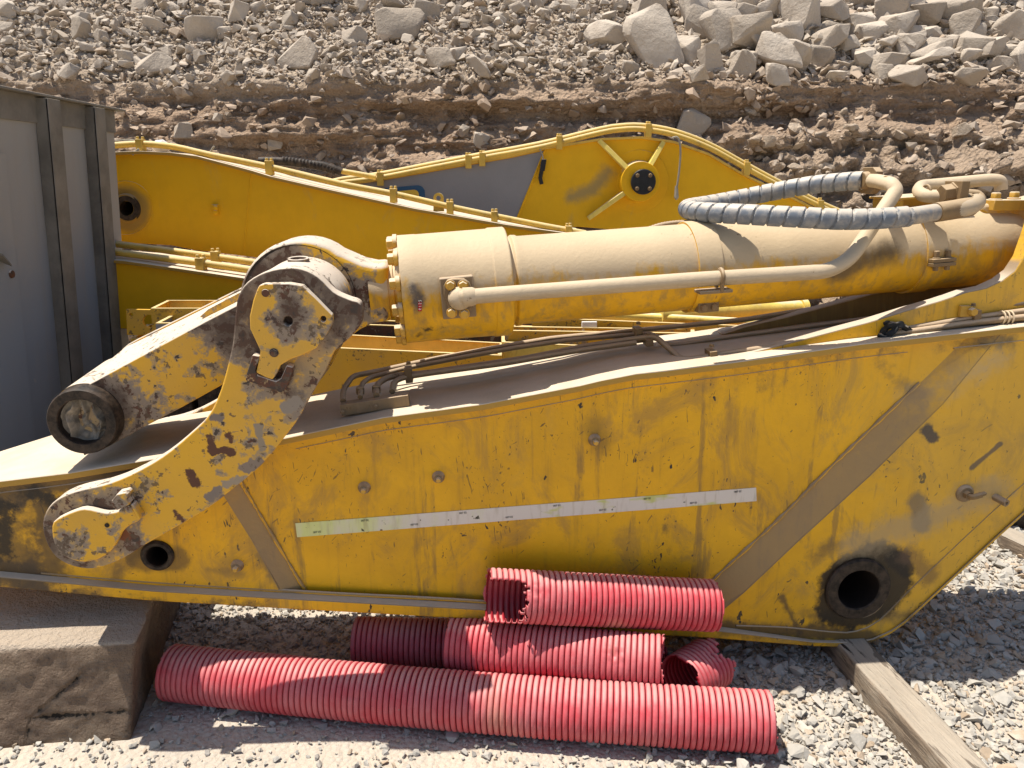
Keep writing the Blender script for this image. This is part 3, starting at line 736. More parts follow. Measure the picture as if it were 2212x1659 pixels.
# recessed middle panel and the two sloping facets
xm0, xm1 = 480, 1985
mid_top = [(xm0, topy(xm0))] + [q for q in TOPL if xm0 < q[0] < 2098] + [(2098, topy(2098))]
midR = [(1986, 829), (1806, 999), (1681, 1124), (1536, 1259), (1440, 1371)]
midL = [(650, 1318), (665, 1290), (640, 1245), (545, 1085), (500, 1005)]
m = MB().prism([A(x, y, REC) for x, y in mid_top + midR + BOTM[1:] + midL], TK)
m.build('side_plate', M_ARM, arm)
m = MB()
fr = [(A(*a, REC), A(*b_)) for a, b_ in [((1440, 1371), (1492, 1373)), ((1536, 1259), (1606, 1279)), ((1681, 1124), (1728, 1164)), ((1806, 999), (1876, 1029)), ((1986, 829), (2036, 872)), ((2098, topy(2098)), (2168, topy(2168)))]]
vs = [p for a in fr for p in a]; m.add(vs, [(2 * i, 2 * i + 1, 2 * i + 3, 2 * i + 2) for i in range(len(fr) - 1)]); m.build('sloped_seam_plate', M_ARM, arm, recalc=False, smooth=False); m = MB()
fl = [(A(*a, REC), A(*b_)) for a, b_ in [((650, 1318), (620, 1314)), ((665, 1290), (612, 1285)), ((640, 1245), (590, 1245)), ((545, 1085), (493, 1085)), ((500, 1005), (450, 1010)), ((480, 965), (425, 975))]]
vs = [p for a in fl for p in a]; m.add(vs, [(2 * i, 2 * i + 1, 2 * i + 3, 2 * i + 2) for i in range(len(fl) - 1)])
m.build('sloped_seam_plate', M_ARM, arm, recalc=False, smooth=False)
# weld beads
m = MB()
m.tube(smooth_path([A(*q, REC - .002) for q in [(1440, 1362), (1536, 1257), (1681, 1122), (1806, 997), (1986, 827)]], .012), .0055, 8, rf=lambda L, a, i: .0055 + .0012 * math.sin(L * 420) + .0012 * math.sin(L * 37))
m.tube(smooth_path([A(*q, REC - .002) for q in [(667, 1288), (640, 1243), (545, 1083), (520, 1040)]], .012), .0055, 8, rf=lambda L, a, i: .0055 + .0012 * math.sin(L * 400) + .0012 * math.sin(L * 31))
m.tube(smooth_path([A(x, topy(x) + 27, REC) for x in range(640, 2020, 60)], .02), .0035, 6)
m.tube(smooth_path([A(x, topy(x) + 29, 0) for x in list(range(2060, 2240, 60)) + [2300]], .02), .0035, 6)
m.tube(smooth_path([A(x, topy(x) + 24, 0) for x in (-60, 0, 100, 200, 320)], .02), .0035, 6)
m.build('weld_bead', M_ARM, arm)
# top plate following the arm's back, with its step
tp = [(x, y - 3) for x, y in TOPL]
m = MB(); near = [A(x, y, -.012) for x, y in tp]; wv = APERP * (W_ARM + .024); dn = Vector((0, 0, -.022))
vs = []
for q in near: vs += [q, q + wv, q + wv + dn, q + dn]
fs = []
for i in range(len(near) - 1):
    o = 4 * i
    for k in range(4): fs.append((o + k, o + (k + 1) % 4, o + 4 + (k + 1) % 4, o + 4 + k))
fs += [(0, 1, 2, 3), tuple(4 * (len(near) - 1) + k for k in (3, 2, 1, 0))]
m.add(vs, fs).build('top_plate', M_TOP, arm, bevel=.003)
# hidden sides: far plate, bottom and end plates
allb = BOTR[1:] + [(1492, 1373)] + BOTM + BOTL
m = MB().prism([Afar(A(x, y, 0), W_ARM - .02) for x, y in [q for q in TOPL if q[0] > -300] + BOTR + [(1492, 1373)] + BOTM + BOTL], TK, [[Afar(p, W_ARM - .02) for p in circ((1856, 1275), 58, 40, A)]])
m.build('side_plate', M_ARM, arm)
m = MB(); nb = [A(x, y, .001) for x, y in BOTR + [(1492, 1373)] + BOTM + BOTL + [(-290, 1160), (-260, 1118)]]
vs = [];
for i, q in enumerate(nb):
    vs += [q, q + APERP * (W_ARM - .002)]
m.add(vs, [(2 * i, 2 * i + 1, 2 * i + 3, 2 * i + 2) for i in range(len(nb) - 1)])
m.build('bottom_plate', M_ARM, arm, solid=.015)
# bottom flange proud of the side, with a dust ledge
def flange(pts, offs, h, name):
    m = MB(); vs = []
    h0 = h
    for x, y in pts:
        h = h0 * min(1, max(.38, (1900 - x) / 460)) if h0 > 20 else h0; up = y - h
        vs += [A(x, up, .004), A(x, up + h * .42, -offs), A(x, y + 1.5, -offs), A(x, y + 1.5, .02)]
    n = len(pts); fs = [(4 * i + k, 4 * i + (k + 1) % 4, 4 * i + 4 + (k + 1) % 4, 4 * i + 4 + k) for i in range(n - 1) for k in range(4)]
    fs += [(0, 1, 2, 3), tuple(4 * (n - 1) + k for k in (3, 2, 1, 0))]
    return m.add(vs, fs).build(name, M_ARM, arm, bevel=.003)
flange([(-200, 1240), (0, 1266), (330, 1296), (620, 1313), (1035, 1336), (1440, 1371), (1546, 1377), (1756, 1394), (1831, 1396)], .026, 34, 'bottom_flange')
flange([(1831, 1397), (1886, 1385), (1925, 1367), (1956, 1345), (2156, 1160), (2212, 1110), (2420, 941)], .008, 8, 'bottom_flange')
m = MB(); pts = [(90, 1238), (345, 1259), (700, 1281), (1035, 1299), (1440, 1333)]
m.tube(smooth_path([A(x, y, .004) for x, y in pts], .05), .006, 8); m.build('weld_bead', M_ARM, arm)
m = MB(); m.tube(smooth_path([A(x, y, .0) for x, y in [(1590, 1352), (1700, 1356), (1800, 1366), (1850, 1364), (1900, 1340), (1960, 1280), (2140, 1110), (2230, 1030)]], .05), .0035, 8); m.build('weld_bead', M_ARM, arm)
# pin hole bushing
def bushing(c, rpx, ri, ro, depth, proud, name='pin_bushing'):
    p = A(c[0], c[1], -proud)
    m = MB().lathe(p, APERP, [(0.004, ri), (0, ri + .004), (0, ro - .006), (.006, ro), (proud + .004, ro), (proud + .012, ro), (proud + .012, ri + .004), (depth, ri)], 56, False)
    o = m.build(name, M_DARKSTEEL, arm, recalc=False)
    m = MB().lathe(p, APERP, [(0.004, ri), (depth, ri)], 48, False); m.build('bore', M_HOLLOW, o, recalc=False)
bushing((1856, 1275), 44, .0745, .118, .46, .016)
bushing((338, 1203), 25, .034, .052, .3, .012)
m = MB().lathe(A(338, 1203, .16), APERP, [(0, .033), (.01, .033)], 24); m.build('bore', M_HOLLOW, arm)
# reflective tape, with its tiny approval marks
m = MB(); cr = [A(638, 1130, REC), A(1633, 1053, REC), A(1634, 1082, REC), A(642, 1160, REC)]
mt = MB().prism([q - APERP * .0018 for q in cr], APERP * .0016)
tape = mt.build('reflective_tape', M_STRIP, arm)
def text(body, P, right, up, size, mat, name, parent, ext=.0004):
    cu = bpy.data.curves.new('t', 'FONT'); cu.body = body; cu.size = size; cu.extrude = ext; cu.align_x = 'CENTER'; cu.align_y = 'CENTER'
    tmp = bpy.data.objects.new('t', cu); COL.objects.link(tmp)
    dg = bpy.context.evaluated_depsgraph_get(); me = bpy.data.meshes.new_from_object(tmp.evaluated_get(dg)); bpy.data.objects.remove(tmp)
    right = Vector(right).normalized(); up = Vector(up).normalized(); nn_ = right.cross(up)
    o0 = parent_origin(parent)
    M = Matrix((right, up, nn_)).transposed().to_4x4(); M.translation = Vector(P) - o0
    me.transform(M); me.materials.append(mat); o = bpy.data.objects.new(name, me); COL.objects.link(o); o.parent = parent; return o
for i, (x, hi) in enumerate([(685, 0), (788, 1), (895, 0), (1000, 1), (1100, 0), (1203, 1), (1302, 0), (1398, 1), (1498, 0), (1594, 1)]):
    y = 1145 - (x - 640) * .0775 + (8 if not hi else -9)
    text('007 02', A(x, y, REC - .0025), AALONG * 1.0 + Vector((0, 0, .077)), (0, 0, 1), .009, M_PRINT, 'approval_mark', tape)
# bolts on the side
for (x, y, off) in [(787, 1053, REC), (947, 1030, REC), (1284, 950, REC), (513, 1221, 0)]:
    c = A(x, y, off)
    m = MB().lathe(c, -APERP, [(0, .021), (.004, .0205), (.010, .016), (.018, .015)], 28)
    o = m.build('boss', M_HPIPE, arm)
    m = MB().lathe(c - APERP * .017 + Vector((0, 0, -.0005)), -APERP, [(0, .0085), (.016, .0085), (.018, .0065)], 6); m.build('bolt', M_BOLT, o)
# greasing elbow and stub on the right
c = A(2083, 1065, 0); ob = MB().lathe(c, -APERP, [(0, .032), (.006, .031), (.012, .024)], 28).build('boss', M_HPIPE, arm)
el = round_path([c, c - APERP * .040, c - APERP * .042 + AALONG * .030 + Vector((0, 0, .010))], .012)
MB().tube(el, .010, 12).lathe(c - APERP * .012, -APERP, [(0, .0155), (.018, .0155)], 6).lathe(el[-1] - AALONG * .004, AALONG + Vector((0, 0, .3)), [(0, .008), (.018, .0075), (.022, .004)], 10).build('grease_elbow', M_FIT, ob)
c = A(2150, 1074, 0); MB().lathe(c, -APERP + AALONG * .25 + Vector((0, 0, -.1)), [(-.01, .013), (.045, .013), (.045, .006), (.02, .006)], 20, False).build('grease_stub', M_HPIPE, arm)
# bracket plates that carry the cylinder foot
lp = [(1600, 768), (1789, 719), (1876, 696), (1963, 669), (2030, 650), (2086, 631), (2130, 622), (2165, 606), (2192, 586), (2212, 556), (2232, 500), (2250, 440), (2280, 400), (2420, 380), (2420, 690), (2212, 716), (1859, 756)]
MB().prism([A(x, y, .07) for x, y in lp], APERP * .055).build('foot_bracket', M_ARM, arm, bevel=.004)
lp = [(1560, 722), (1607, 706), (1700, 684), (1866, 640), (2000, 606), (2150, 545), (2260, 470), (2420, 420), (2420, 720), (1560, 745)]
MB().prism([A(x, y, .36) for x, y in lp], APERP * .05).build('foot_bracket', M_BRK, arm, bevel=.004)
cb = A(2095, 672, .06); MB().hexbolt(cb, -APERP, .014, .02).box(cb + AALONG * -.02, AALONG * .016, APERP * .006, Vector((0, 0, .018))).build('line_lug', M_BOLT, arm)

# ---- the hydraulic cylinder
C0 = A(877, 625, .21); C1 = A(2165, 524, .33); CAX = (C1 - C0).normalized(); CL = (C1 - C0).length
CU = (Vector((0, 0, 1)) - CAX * CAX.z).normalized(); CN = CAX.cross(CU)     # CN: towards/away from the camera
if CN.y > 0: CN = -CN
def along(dx):                                   # distance on the axis of the point seen at picture column dx
    lo, hi = -1.0, CL + 1.5
    for _ in range(40):
        mm = (lo + hi) / 2
        if proj(C0 + CAX * mm)[0] < dx: lo = mm
        else: hi = mm
    return lo
RB, RC = .1485, .176
sc1 = along(1095); sb = along(1476); sb2 = along(1525)
cylp = MB().lathe(C0, CAX, [(sc1 - .01, RB - .004), (sc1 + .012, RB - .004), (sc1 + .02, RB + .003), (sc1 + .035, RB + .002), (sc1 + .042, RB - .002), (sb, RB - .002), (sb, RB + .007), (sb2, RB + .007), (sb2, RB - .002),
    (along(1945), RB - .004), (along(1945), RB + .004), (along(1985), RB + .004), (along(1985), RB - .003), (CL - .06, RB - .003), (CL - .02, RB - .01), (CL + .02, RB - .04), (CL + .03, .06)], 96).build('hydraulic_cylinder', M_CYL, arm, bevel=.0015)
g0 = along(868)
MB().lathe(C0, CAX, [(g0 - .014, RC - .022), (g0, RC - .018), (g0, RC), (along(905) , RC), (along(905) + .003, RC - .001), (along(1058), RC + .001), (along(1058) + .002, RC + .004), (sc1 - .004, RC + .004), (sc1, RC), (sc1, RB - .01)], 96).build('cylinder_head', M_CYL, cylp, bevel=.003)
MB().lathe(C0, CAX, [(g0 - .05, .06), (g0 - .05, .075), (g0 - .014, .08), (g0 - .012, RC - .024), (g0 + .01, RC - .02)], 64).build('gland', M_CYL, cylp)
for k in range(12):
    a = 2 * math.pi * (k + .5) / 12
    MB().hexbolt(C0 + CAX * (g0 - .004) + (CU * math.cos(a) + CN * math.sin(a)) * (RC - .017), -CAX, .0185, .030, False).lathe(C0 + CAX * (g0 - .001) + (CU * math.cos(a) + CN * math.sin(a)) * (RC - .017), -CAX, [(0, .024), (.014, .024)], 20).build('bolt', M_BOLT, cylp, bevel=.0015)
MB().lathe(C0, CAX, [(g0 - .10, .062), (g0 - .04, .062)], 48).build('piston_rod', M_ROD, cylp)
# rod eye: ring plate with a neck
ang = [R(a) for a in range(52, 309, 8)]
eye = [(648 + 133 * math.cos(a), 650 - 133 * math.sin(a)) for a in ang] + [(748, 735), (776, 714), (805, 700), (838, 697), (838, 571), (808, 573), (780, 567), (755, 556)]
e = MB().prism([A(x, y, .115) for x, y in eye], APERP * .19).build('rod_eye', M_EYE, cylp, bevel=.022, segs=4)
EC = A(838, 635, .20); MB().lathe(C0, CAX, [(along(800), .10), (along(822), .098), (along(840), .096), (along(841), .088), (along(852), .086), (along(853), .07)], 56).build('rod_collar', M_CYL, e)
MB().lathe(A(648, 650, .112), APERP, [(0, .175), (.004, .172), (.004, .05)], 56, False).build('grease_seal', M_DARKSTEEL, e, recalc=False)
# bolted port block with ball elbow and the long pipe
def arm_frame_box(dx, dy, off, hw, hh, hd, name, mat, parent, tilt=0.0, bevel=.004):
    c = A(dx, dy, off); rx = (AALONG * math.cos(tilt) + Vector((0, 0, math.sin(tilt)))); rz = Vector((0, 0, 1)) * math.cos(tilt) - AALONG * math.sin(tilt)
    return MB().box(c, rx * hw, APERP * hd, rz * hh).build(name, mat, parent, bevel=bevel)
pb = arm_frame_box(989, 641, .045, .052, .064, .02, 'port_block', M_HPIPE, cylp, .08)
fo = [(966, 605), (978, 602), (1002, 602), (1014, 610), (1024, 634), (1022, 664), (1006, 682), (984, 684), (972, 676), (958, 640), (958, 618)]
fl_ = MB().prism([A(x, y, .008) for x, y in fo], APERP * .022).build('port_flange', M_FIT, pb, bevel=.004)
for (x, y) in [(973, 616), (1000, 616), (976, 675), (1003, 677)]:
    MB().hexbolt(A(x, y, .010), -APERP, .0135, .016).build('bolt', M_BOLT, pb, bevel=.001)
pt = [A(993, 643, -.012), A(1060, 637, -.012), A(1500, 604, -.008), A(1790, 586, .0), A(1838, 558, .03), A(1890, 480, .10), A(1936, 412, .14), A(1926, 398, .16), A(1895, 391, .27), A(1878, 390, .33)]
pth = round_path(pt, .055, 7)
MB().tube(pth, .0235, 24).lathe(A(993, 643, .02), -APERP, [(0, .036), (.02, .036), (.032, .033), (.046, .023), (.052, .008)], 28).lathe(A(1000, 642, -.01), AALONG + Vector((0, 0, .05)), [(0, .030), (.03, .029), (.04, .024)], 24).build('oil_pipe', M_TUBE, cylp)
# saddle clamp halfway
q = A(1556, 601, -.008)
MB().tube([q + APERP * .03 + Vector((0, 0, -.03))] + [q + (Vector((0, 0, 1)) * math.cos(a) - APERP * math.sin(a)) * .027 for a in [R(x) for x in range(-30, 130, 12)]] + [q + Vector((0, 0, -.04)) - APERP * .018], .007, 8).build('pipe_clamp', M_FIT, cylp)
arm_frame_box(1541, 628, .0, .052, .005, .03, 'clamp_plate', M_HPIPE, cylp, .06, .002)
sd = along(1505)
cl_ = C0 + CAX * sd + CN * (RB * .62) - CU * (RB * .84)
MB().box(cl_, CAX * .036, CN * .02, CU * .016).hexbolt(cl_ + CAX * -.018 + CN * .015, CN, .012, .014).hexbolt(cl_ + CAX * .018 + CN * .015, CN, .012, .014).build('band_clamp', M_FIT, cylp, bevel=.002)
sd = along(1970)
cl_ = C0 + CAX * sd + CN * (RB + .012) - CU * .02
o = MB().box(cl_, CAX * .042, CN * .018, CU * .006).box(cl_ - CU * .014, CAX * .042, CN * .018, CU * .006)
for k in (-.02, .022): o.hexbolt(cl_ + CAX * k + CU * .004, CU, .010, .022).hexbolt(cl_ + CAX * k - CU * .018, -CU, .010, .014)
o.build('band_clamp', M_FIT, cylp, bevel=.0015)
# bracket on top of the barrel for the pipes
bt = C0 + CAX * along(1975) + CU * (RB - .020)
MB().box(bt + CU * .058, CAX * .13, CN * .09, CU * .004).box(bt - CAX * .115 + CU * .025, CAX * .006, CN * .08, CU * .028).box(bt + CAX * .02 + CU * .02, CAX * .09, CN * .02, CU * .033).build('pipe_bracket', M_BOLT, cylp, bevel=.002)
# flange of the rear hose end and the collars
fc = A(1876, 390, .335)
MB().lathe(fc + AALONG * .03, -AALONG, [(-.01, .028), (.0, .028), (.0, .032), (.02, .032), (.05, .030), (.055, .026)], 24).prism([fc + AALONG * -.006 + Vector((0, 0, 1)) * b + APERP * a for a, b in [(-.055, -.03), (-.03, -.045), (.03, -.045), (.055, -.03), (.055, .03), (.03, .045), (-.03, .045), (-.055, .03)]], AALONG * .026).build('hose_flange', M_FIT, cylp, bevel=.003)
# second pipe with its U bend, union nuts and the foot port
up = [A(2162, 410, .32), A(2162, 391, .32), A(2140, 388, .32), A(2010, 400, .34), A(1990, 402, .32), A(1984, 412, .24), A(1995, 424, .19), A(2040, 424, .16), A(2052, 424, .155)]
MB().tube(round_path(up, .03, 6), .0215, 22).build('oil_pipe', M_TUBE, cylp)
un = A(2052, 420, .14)
MB().lathe(un - AALONG * .03, AALONG + Vector((0, 0, .15)), [(0, .030), (.035, .030), (.035, .034), (.065, .034)], 6).box(un + AALONG * .02 + Vector((0, 0, .008)), AALONG * .014, APERP * .045, Vector((0, 0, .035))).hexbolt(un + AALONG * .034 - APERP * .025 + Vector((0, 0, -.01)), AALONG, .015, .02).hexbolt(un + AALONG * .034 + APERP * .025 + Vector((0, 0, .02)), AALONG, .015, .02).build('pipe_union', M_FIT, cylp, bevel=.002)
# barrel foot: port boss, lug and eye
MB().box(A(2172, 442, .27), AALONG * .085, APERP * .06, Vector((0, 0, .018))).hexbolt(A(2150, 432, .24) , (0, 0, 1), .017, .02).hexbolt(A(2190, 430, .24), (0, 0, 1), .017, .02).build('port_boss', M_BOLT, cylp, bevel=.004)
ft = [(2120, 455), (2125, 440), (2230, 440), (2300, 420), (2400, 440), (2460, 520), (2440, 600), (2360, 640), (2250, 610), (2160, 590), (2150, 500)]
MB().prism([A(x, y, .235) for x, y in ft], APERP * .17).build('foot_eye', M_CYL, cylp, bevel=.02, segs=3)
# hose with spiral guard
hp = [A(2110, 436, .12), A(2090, 448, .085), A(2020, 459, .055), A(1945, 469, .025), A(1832, 474, .02), A(1720, 469, .05), A(1607, 463, .13), A(1530, 459, .22), A(1493, 455, .33), A(1488, 449, .44), A(1533, 441, .52), A(1607, 427, .56), A(1682, 412, .54), A(1757, 399, .48), A(1832, 392, .39), A(1866, 390, .345)]
hpath = smooth_path(hp, .0022); cum = [0]
for a_, b_ in zip(hpath, hpath[1:]): cum.append(cum[-1] + (b_ - a_).length)
HT = cum[-1]
i0 = next(i for i, x in enumerate(cum) if proj(hpath[i])[0] < 1962)
hose = MB().tube(hpath[: i0 + 4][::4] + [hpath[i0 + 4]], .0275, 22).build('hose', M_HOSE, cylp)
def spiral(L, a, i):
    ph = (L / .047 + a / (2 * math.pi)) % 1.0; q = min(1.0, max(0.0, (abs(ph - .5) - .405) / .05))
    return .0327 - .0065 * q
MB().tube(hpath[i0:], .03, 30, rf=spiral).build('spiral_guard', M_HOSE, hose)
ms = MB().tube(smooth_path([A(2020, 459, .055), A(2060, 453, .075), A(2096, 446, .10)], .02), .031, 6 * 4).tube(round_path([A(2096, 446, .105), A(2116, 438, .13), A(2112, 424, .16), A(2060, 420, .15)], .02), .021, 20)
ms.build('hose_coupling', M_FIT, hose, bevel=.001)
for (x, y, o_) in [(1912, 400, .19), (2000, 418, .2)]:
    q = A(x, y, o_); MB().tube([q + (Vector((0, 0, 1)) * math.cos(a) + APERP * math.sin(a)) * .026 for a in [R(x2) for x2 in range(-110, 111, 15)]], .005, 8).build('pipe_clamp', M_FIT, cylp)
# red number sticker on the head
stp = A(907, 664, .045)
def headpt(dx, dy, lift):
    d = ray(dx, dy); lo, hi = .5, 4.0                # where the sight line meets the head
    for k in range(400):
        t = .5 + k * .01; P = ORG + d * t; q = P - C0; rad = (q - CAX * q.dot(CAX)).length
        if rad < RC + .0: break
    for _ in range(20):
        tm = t - .01; P = ORG + d * t; q = P - C0; rad = (q - CAX * q.dot(CAX)).length
        t += (rad - RC) * .6
    q = P - C0; n_ = (q - CAX * q.dot(CAX)).normalized(); return P + n_ * lift, n_
m = MB(); rows = []
for dy in (652, 657, 662, 667, 672): rows += [headpt(903, dy, .0012)[0], headpt(911, dy, .0012)[0]]
m.add(rows, [(2 * i, 2 * i + 1, 2 * i + 3, 2 * i + 2) for i in range(4)]); stk = m.build('number_sticker', M_RED, cylp, solid=.0008)
for ch, dy in (('2', 649.5), ('5', 655), ('1', 661), ('6', 667)):
    P, n_ = headpt(907, dy, .003); text(ch, P, n_.cross(CAX), CAX, .0125, M_WHITE, 'sticker_digit', stk, .0005)

# ---- the curved lever
lev = [(506, 704), (509, 670), (515, 639), (535, 609), (574, 587), (619, 578), (653, 581), (687, 598), (720, 630), (754, 646), (773, 652), (781, 668), (781, 693), (774, 709), (754, 731), (723, 758), (703, 801), (686, 829), (664, 868), (645, 904), (615, 944), (565, 1004), (500, 1059), (440, 1104), (380, 1139), (310, 1179), (270, 1204), (228, 1222), (190, 1229), (145, 1219), (112, 1194), (94, 1154), (94, 1118), (112, 1088), (140, 1070), (175, 1058), (225, 1047), (280, 1026), (350, 987), (410, 938), (450, 898), (472, 855), (486, 812), (496, 772), (503, 738)]
def densify(pts, n=3, close=True):
    out = []; N = len(pts)
    for i in range(N):
        p0, p1, p2, p3 = [pts[(i + k) % N] for k in (-1, 0, 1, 2)]
        for k in range(n):
            t = k / n
            out.append(tuple(.5 * (2 * b + (c - a) * t + (2 * a - 5 * b + 4 * c - d) * t * t + (3 * b - a - 3 * c + d) * t ** 3) for a, b, c, d in zip(p0, p1, p2, p3)))
    return out
lever = MB().prism([A(x, y, -.17) for x, y in densify(lev)], APERP * .062).build('curved_lever', M_LEVER, arm, bevel=.005, segs=3)
MB().lathe(A(640, 676, -.112), APERP, [(0, .134), (.02, .140), (.15, .142), (.20, .140), (.225, .132)], 72).build('lever_boss', M_LEVER, lever, bevel=.004)
MB().lathe(A(188, 1150, -.112), APERP, [(0, .11), (.11, .112)], 48).build('lever_boss', M_BARE, lever)
MB().prism([A(x, y, -.17) + APERP * .655 for x, y in densify(lev)], APERP * .05).build('curved_lever', M_LEVER, arm, bevel=.005)
MB().lathe(A(640, 676, -.112) + APERP * .43, APERP, [(0, .134), (.18, .134)], 48).build('lever_boss', M_LEVER, arm)
pc = A(646, 573, -.03); MB().lathe(pc, (0, -.1, 1), [(-.02, .031), (.022, .031), (.022, .024), (.012, .022)], 32, True).build('grease_port', M_LEVER, lever, bevel=.002)
kp = [(560, 616), (570, 613), (624, 612), (653, 617), (682, 645), (718, 682), (718, 699), (700, 733), (682, 753), (653, 767), (628, 776), (606, 789), (597, 808), (589, 820), (575, 816), (553, 805), (560, 773), (562, 758), (551, 734), (540, 711), (539, 684), (547, 648), (556, 624)]
keep_ = MB().prism([A(x, y, -.205) for x, y in kp], APERP * .034, [circ((621.6, 694), 10.5, 20, lambda a, b_: A(a, b_, -.205)), circ((698, 689), 6.5, 16, lambda a, b_: A(a, b_, -.205))]).build('keeper_plate', M_KEEP, lever, bevel=.004, segs=3)
MB().hexbolt(A(592, 762, -.206), -APERP, .010, .004).build('bolt', M_BARE, keep_)
MB().lathe(A(573.5, 633, -.2055), -APERP, [(0, .011), (.002, .010)], 16).build('bolt', M_BARE, keep_)
ub = [(546, 766), (561, 770), (551, 800), (556, 811), (596, 824), (607, 817), (619, 789), (631, 793), (633, 800), (619, 838), (607, 849), (530, 822), (533, 806), (545, 768)]
MB().prism([A(x, y, -.205) for x, y in ub], APERP * .036).build('stop_bracket', M_BARE, lever, bevel=.003)
k2 = [(115, 1128), (135, 1115), (161, 1104), (182, 1099), (208, 1104), (229, 1108), (250, 1106), (262, 1100), (278, 1091), (303, 1122), (283, 1133), (262, 1152), (246, 1183), (224, 1202), (198, 1213), (167, 1213), (135, 1200), (117, 1175), (112, 1149)]
kk = MB().prism([A(x, y, -.196) for x, y in densify(k2, 2)], APERP * .026).build('keeper_plate', M_KEEP, lever, bevel=.005, segs=3)
tb = [(240, 1083), (252, 1068), (270, 1064), (276, 1070), (272, 1079), (280, 1090), (252, 1103), (243, 1095)]
MB().prism([A(x, y, -.215) for x, y in tb], APERP * .044).prism([A(x, y, -.205) for x, y in [(281, 1090), (286, 1090), (304, 1120), (299, 1124)]], APERP * .034).build('stop_bracket', M_LEVER, lever, bevel=.003)
MB().lathe(A(231, 1135, -.1975), -APERP, [(0, .007), (.001, .006)], 14).build('bore', M_HOLLOW, kk)

# ---- the straight link with the rag stuffed end
link_up = [(169, 842), (323, 758), (443, 694), (515, 657), (575, 628)]
link_lo = [(575, 770), (479, 832), (391, 881), (312, 922), (262, 950), (215, 970)]
link = MB().prism([A(x, y, .05) for x, y in link_up + link_lo + [(180, 985)]], APERP * .04).build('straight_link', M_LINK, arm, bevel=.004)
MB().prism([A(x, y, .381) for x, y in [(262, 756), (276, 744), (292, 735), (400, 682), (480, 642), (540, 612), (600, 584), (620, 700), (500, 780), (330, 880), (290, 890)]], APERP * .03).build('side_plate', M_LINK, link, bevel=.004)
web = [(A(*a, o1), A(*b_, .38)) for a, b_, o1 in [((128, 866), (262, 758), .056), ((150, 850), (274, 748), .056), ((169, 846), (292, 740), .09), ((323, 764), (400, 687), .09), ((443, 700), (480, 647), .09), ((515, 663), (540, 618), .09), ((575, 634), (600, 590), .09)]]; vs = []
lv = Vector((0, 0, -.02))
for q, q2 in web: vs += [q, q2, q2 + lv, q + lv]
MB().add(vs, [(4 * i + k, 4 * i + (k + 1) % 4, 4 * i + 4 + (k + 1) % 4, 4 * i + 4 + k) for i in range(6) for k in range(4)]).build('web_plate', M_LINK, link)
rb = [A(x, y, .20) for x, y in [(432, 684), (450, 668), (560, 610), (575, 650), (470, 700)]]; MB().prism(rb, APERP * .02).build('rib', M_LINK, link)
bc = A(176, 912, 0)
MB().lathe(bc, APERP, [(.003, .071), (.0, .073), (.0, .100), (.006, .104), (.05, .107), (.25, .112), (.42, .107), (.425, .10)], 64, False).build('end_boss', M_DARKSTEEL, link, recalc=False)
MB().lathe(bc, APERP, [(.003, .071), (.2, .071)], 48, False).build('bore', M_HOLLOW, link, recalc=False)
hull = [A(125, 862, .055), A(169, 842, .055)]
MB().lathe(bc + APERP * .052, APERP, [(0, .106), (0, .109), (.30, .125), (.34, .12)], 64).build('end_sleeve', M_LINK, link)

# rag stuffed in the end: a crumpled folded sheet
def rag(base, right, up, depth, r, seed, label):
    n = 90; g = np.linspace(-1, 1, n); X_, Y_ = np.meshgrid(g, g, indexing='ij'); rr = np.sqrt(X_ ** 2 + Y_ ** 2)
    k = np.where(rr > .97, .97 / np.maximum(rr, 1e-6), 1); X2, Y2 = X_ * k, Y_ * k
    Pn = np.stack([X_ * 1.2, Y_ * .9, X_ * 0], -1)
    ridg = 1 - np.abs(fbm(Pn * 1.1 + fbm(Pn * 1.2, 2, seed)[..., None] * 1.1, 4, seed + 1, .5)) * 2.4
    ridg2 = 1 - np.abs(fbm(np.stack([X_ * 2.5 + Y_ * 1.3, Y_ * .7, X_ * 0], -1), 3, seed + 9)) * 2.2
    ridg3 = 1 - np.abs(fbm(np.stack([X_ * 3.4 + fbm(Pn * 1.5, 2, 3) * 1.4, Y_ * .35, X_ * 0], -1), 2, seed + 5)) * 3.2
    dp = (ridg * .35 + ridg3 * .85) * depth * np.clip(1.2 - rr, .35, 1)
    P = np.array(base)[None, None] + X2[..., None] * np.array(right) * r + Y2[..., None] * np.array(up) * r - dp[..., None] * np.array(APERP)
    o = np_mesh('rag', P.reshape(-1, 3), grid_faces(n, n), M_RAG, True); rebase(o, base); tag(o, label, 'rag'); return o
rag(bc + APERP * .036, AALONG, Vector((0, 0, 1)), .042, .0735, 5, 'crumpled dirty grey rag stuffed into the open end of the link')

# ---- pipes along the top of the arm
def apipe(pts, r=.0085, rad=.05, name='oil_line', mat=M_HPIPE):
    return MB().tube(round_path([A(*p) for p in pts], rad), r, 12).build(name, mat, arm)
apipe([(741, 866, .10), (741, 842, .16), (762, 812, .26), (820, 801, .36), (941, 775, .37), (1066, 752, .38), (1191, 731, .38), (1374, 714, .38), (1612, 690, .39), (1750, 668, .42)], .0095, .03)
apipe([(778, 858, .10), (781, 829, .17), (800, 815, .26), (874, 796, .33), (982, 775, .34), (1108, 752, .34), (1232, 734, .34), (1380, 722, .34), (1412, 721, .335), (1431, 742, .31), (1455, 746, .30), (1612, 723, .29), (1876, 688, .26)], .0085, .03)
apipe([(813, 854, .10), (813, 830, .18), (841, 813, .25), (920, 806, .28), (1141, 773, .29), (1253, 750, .29), (1378, 731, .29), (1416, 727, .27), (1470, 775, .14), (1490, 776, .12), (1612, 757, .10), (1743, 741, .09), (1904, 718, .08), (2103, 687, .06), (2240, 668, .05)], .0105, .04)
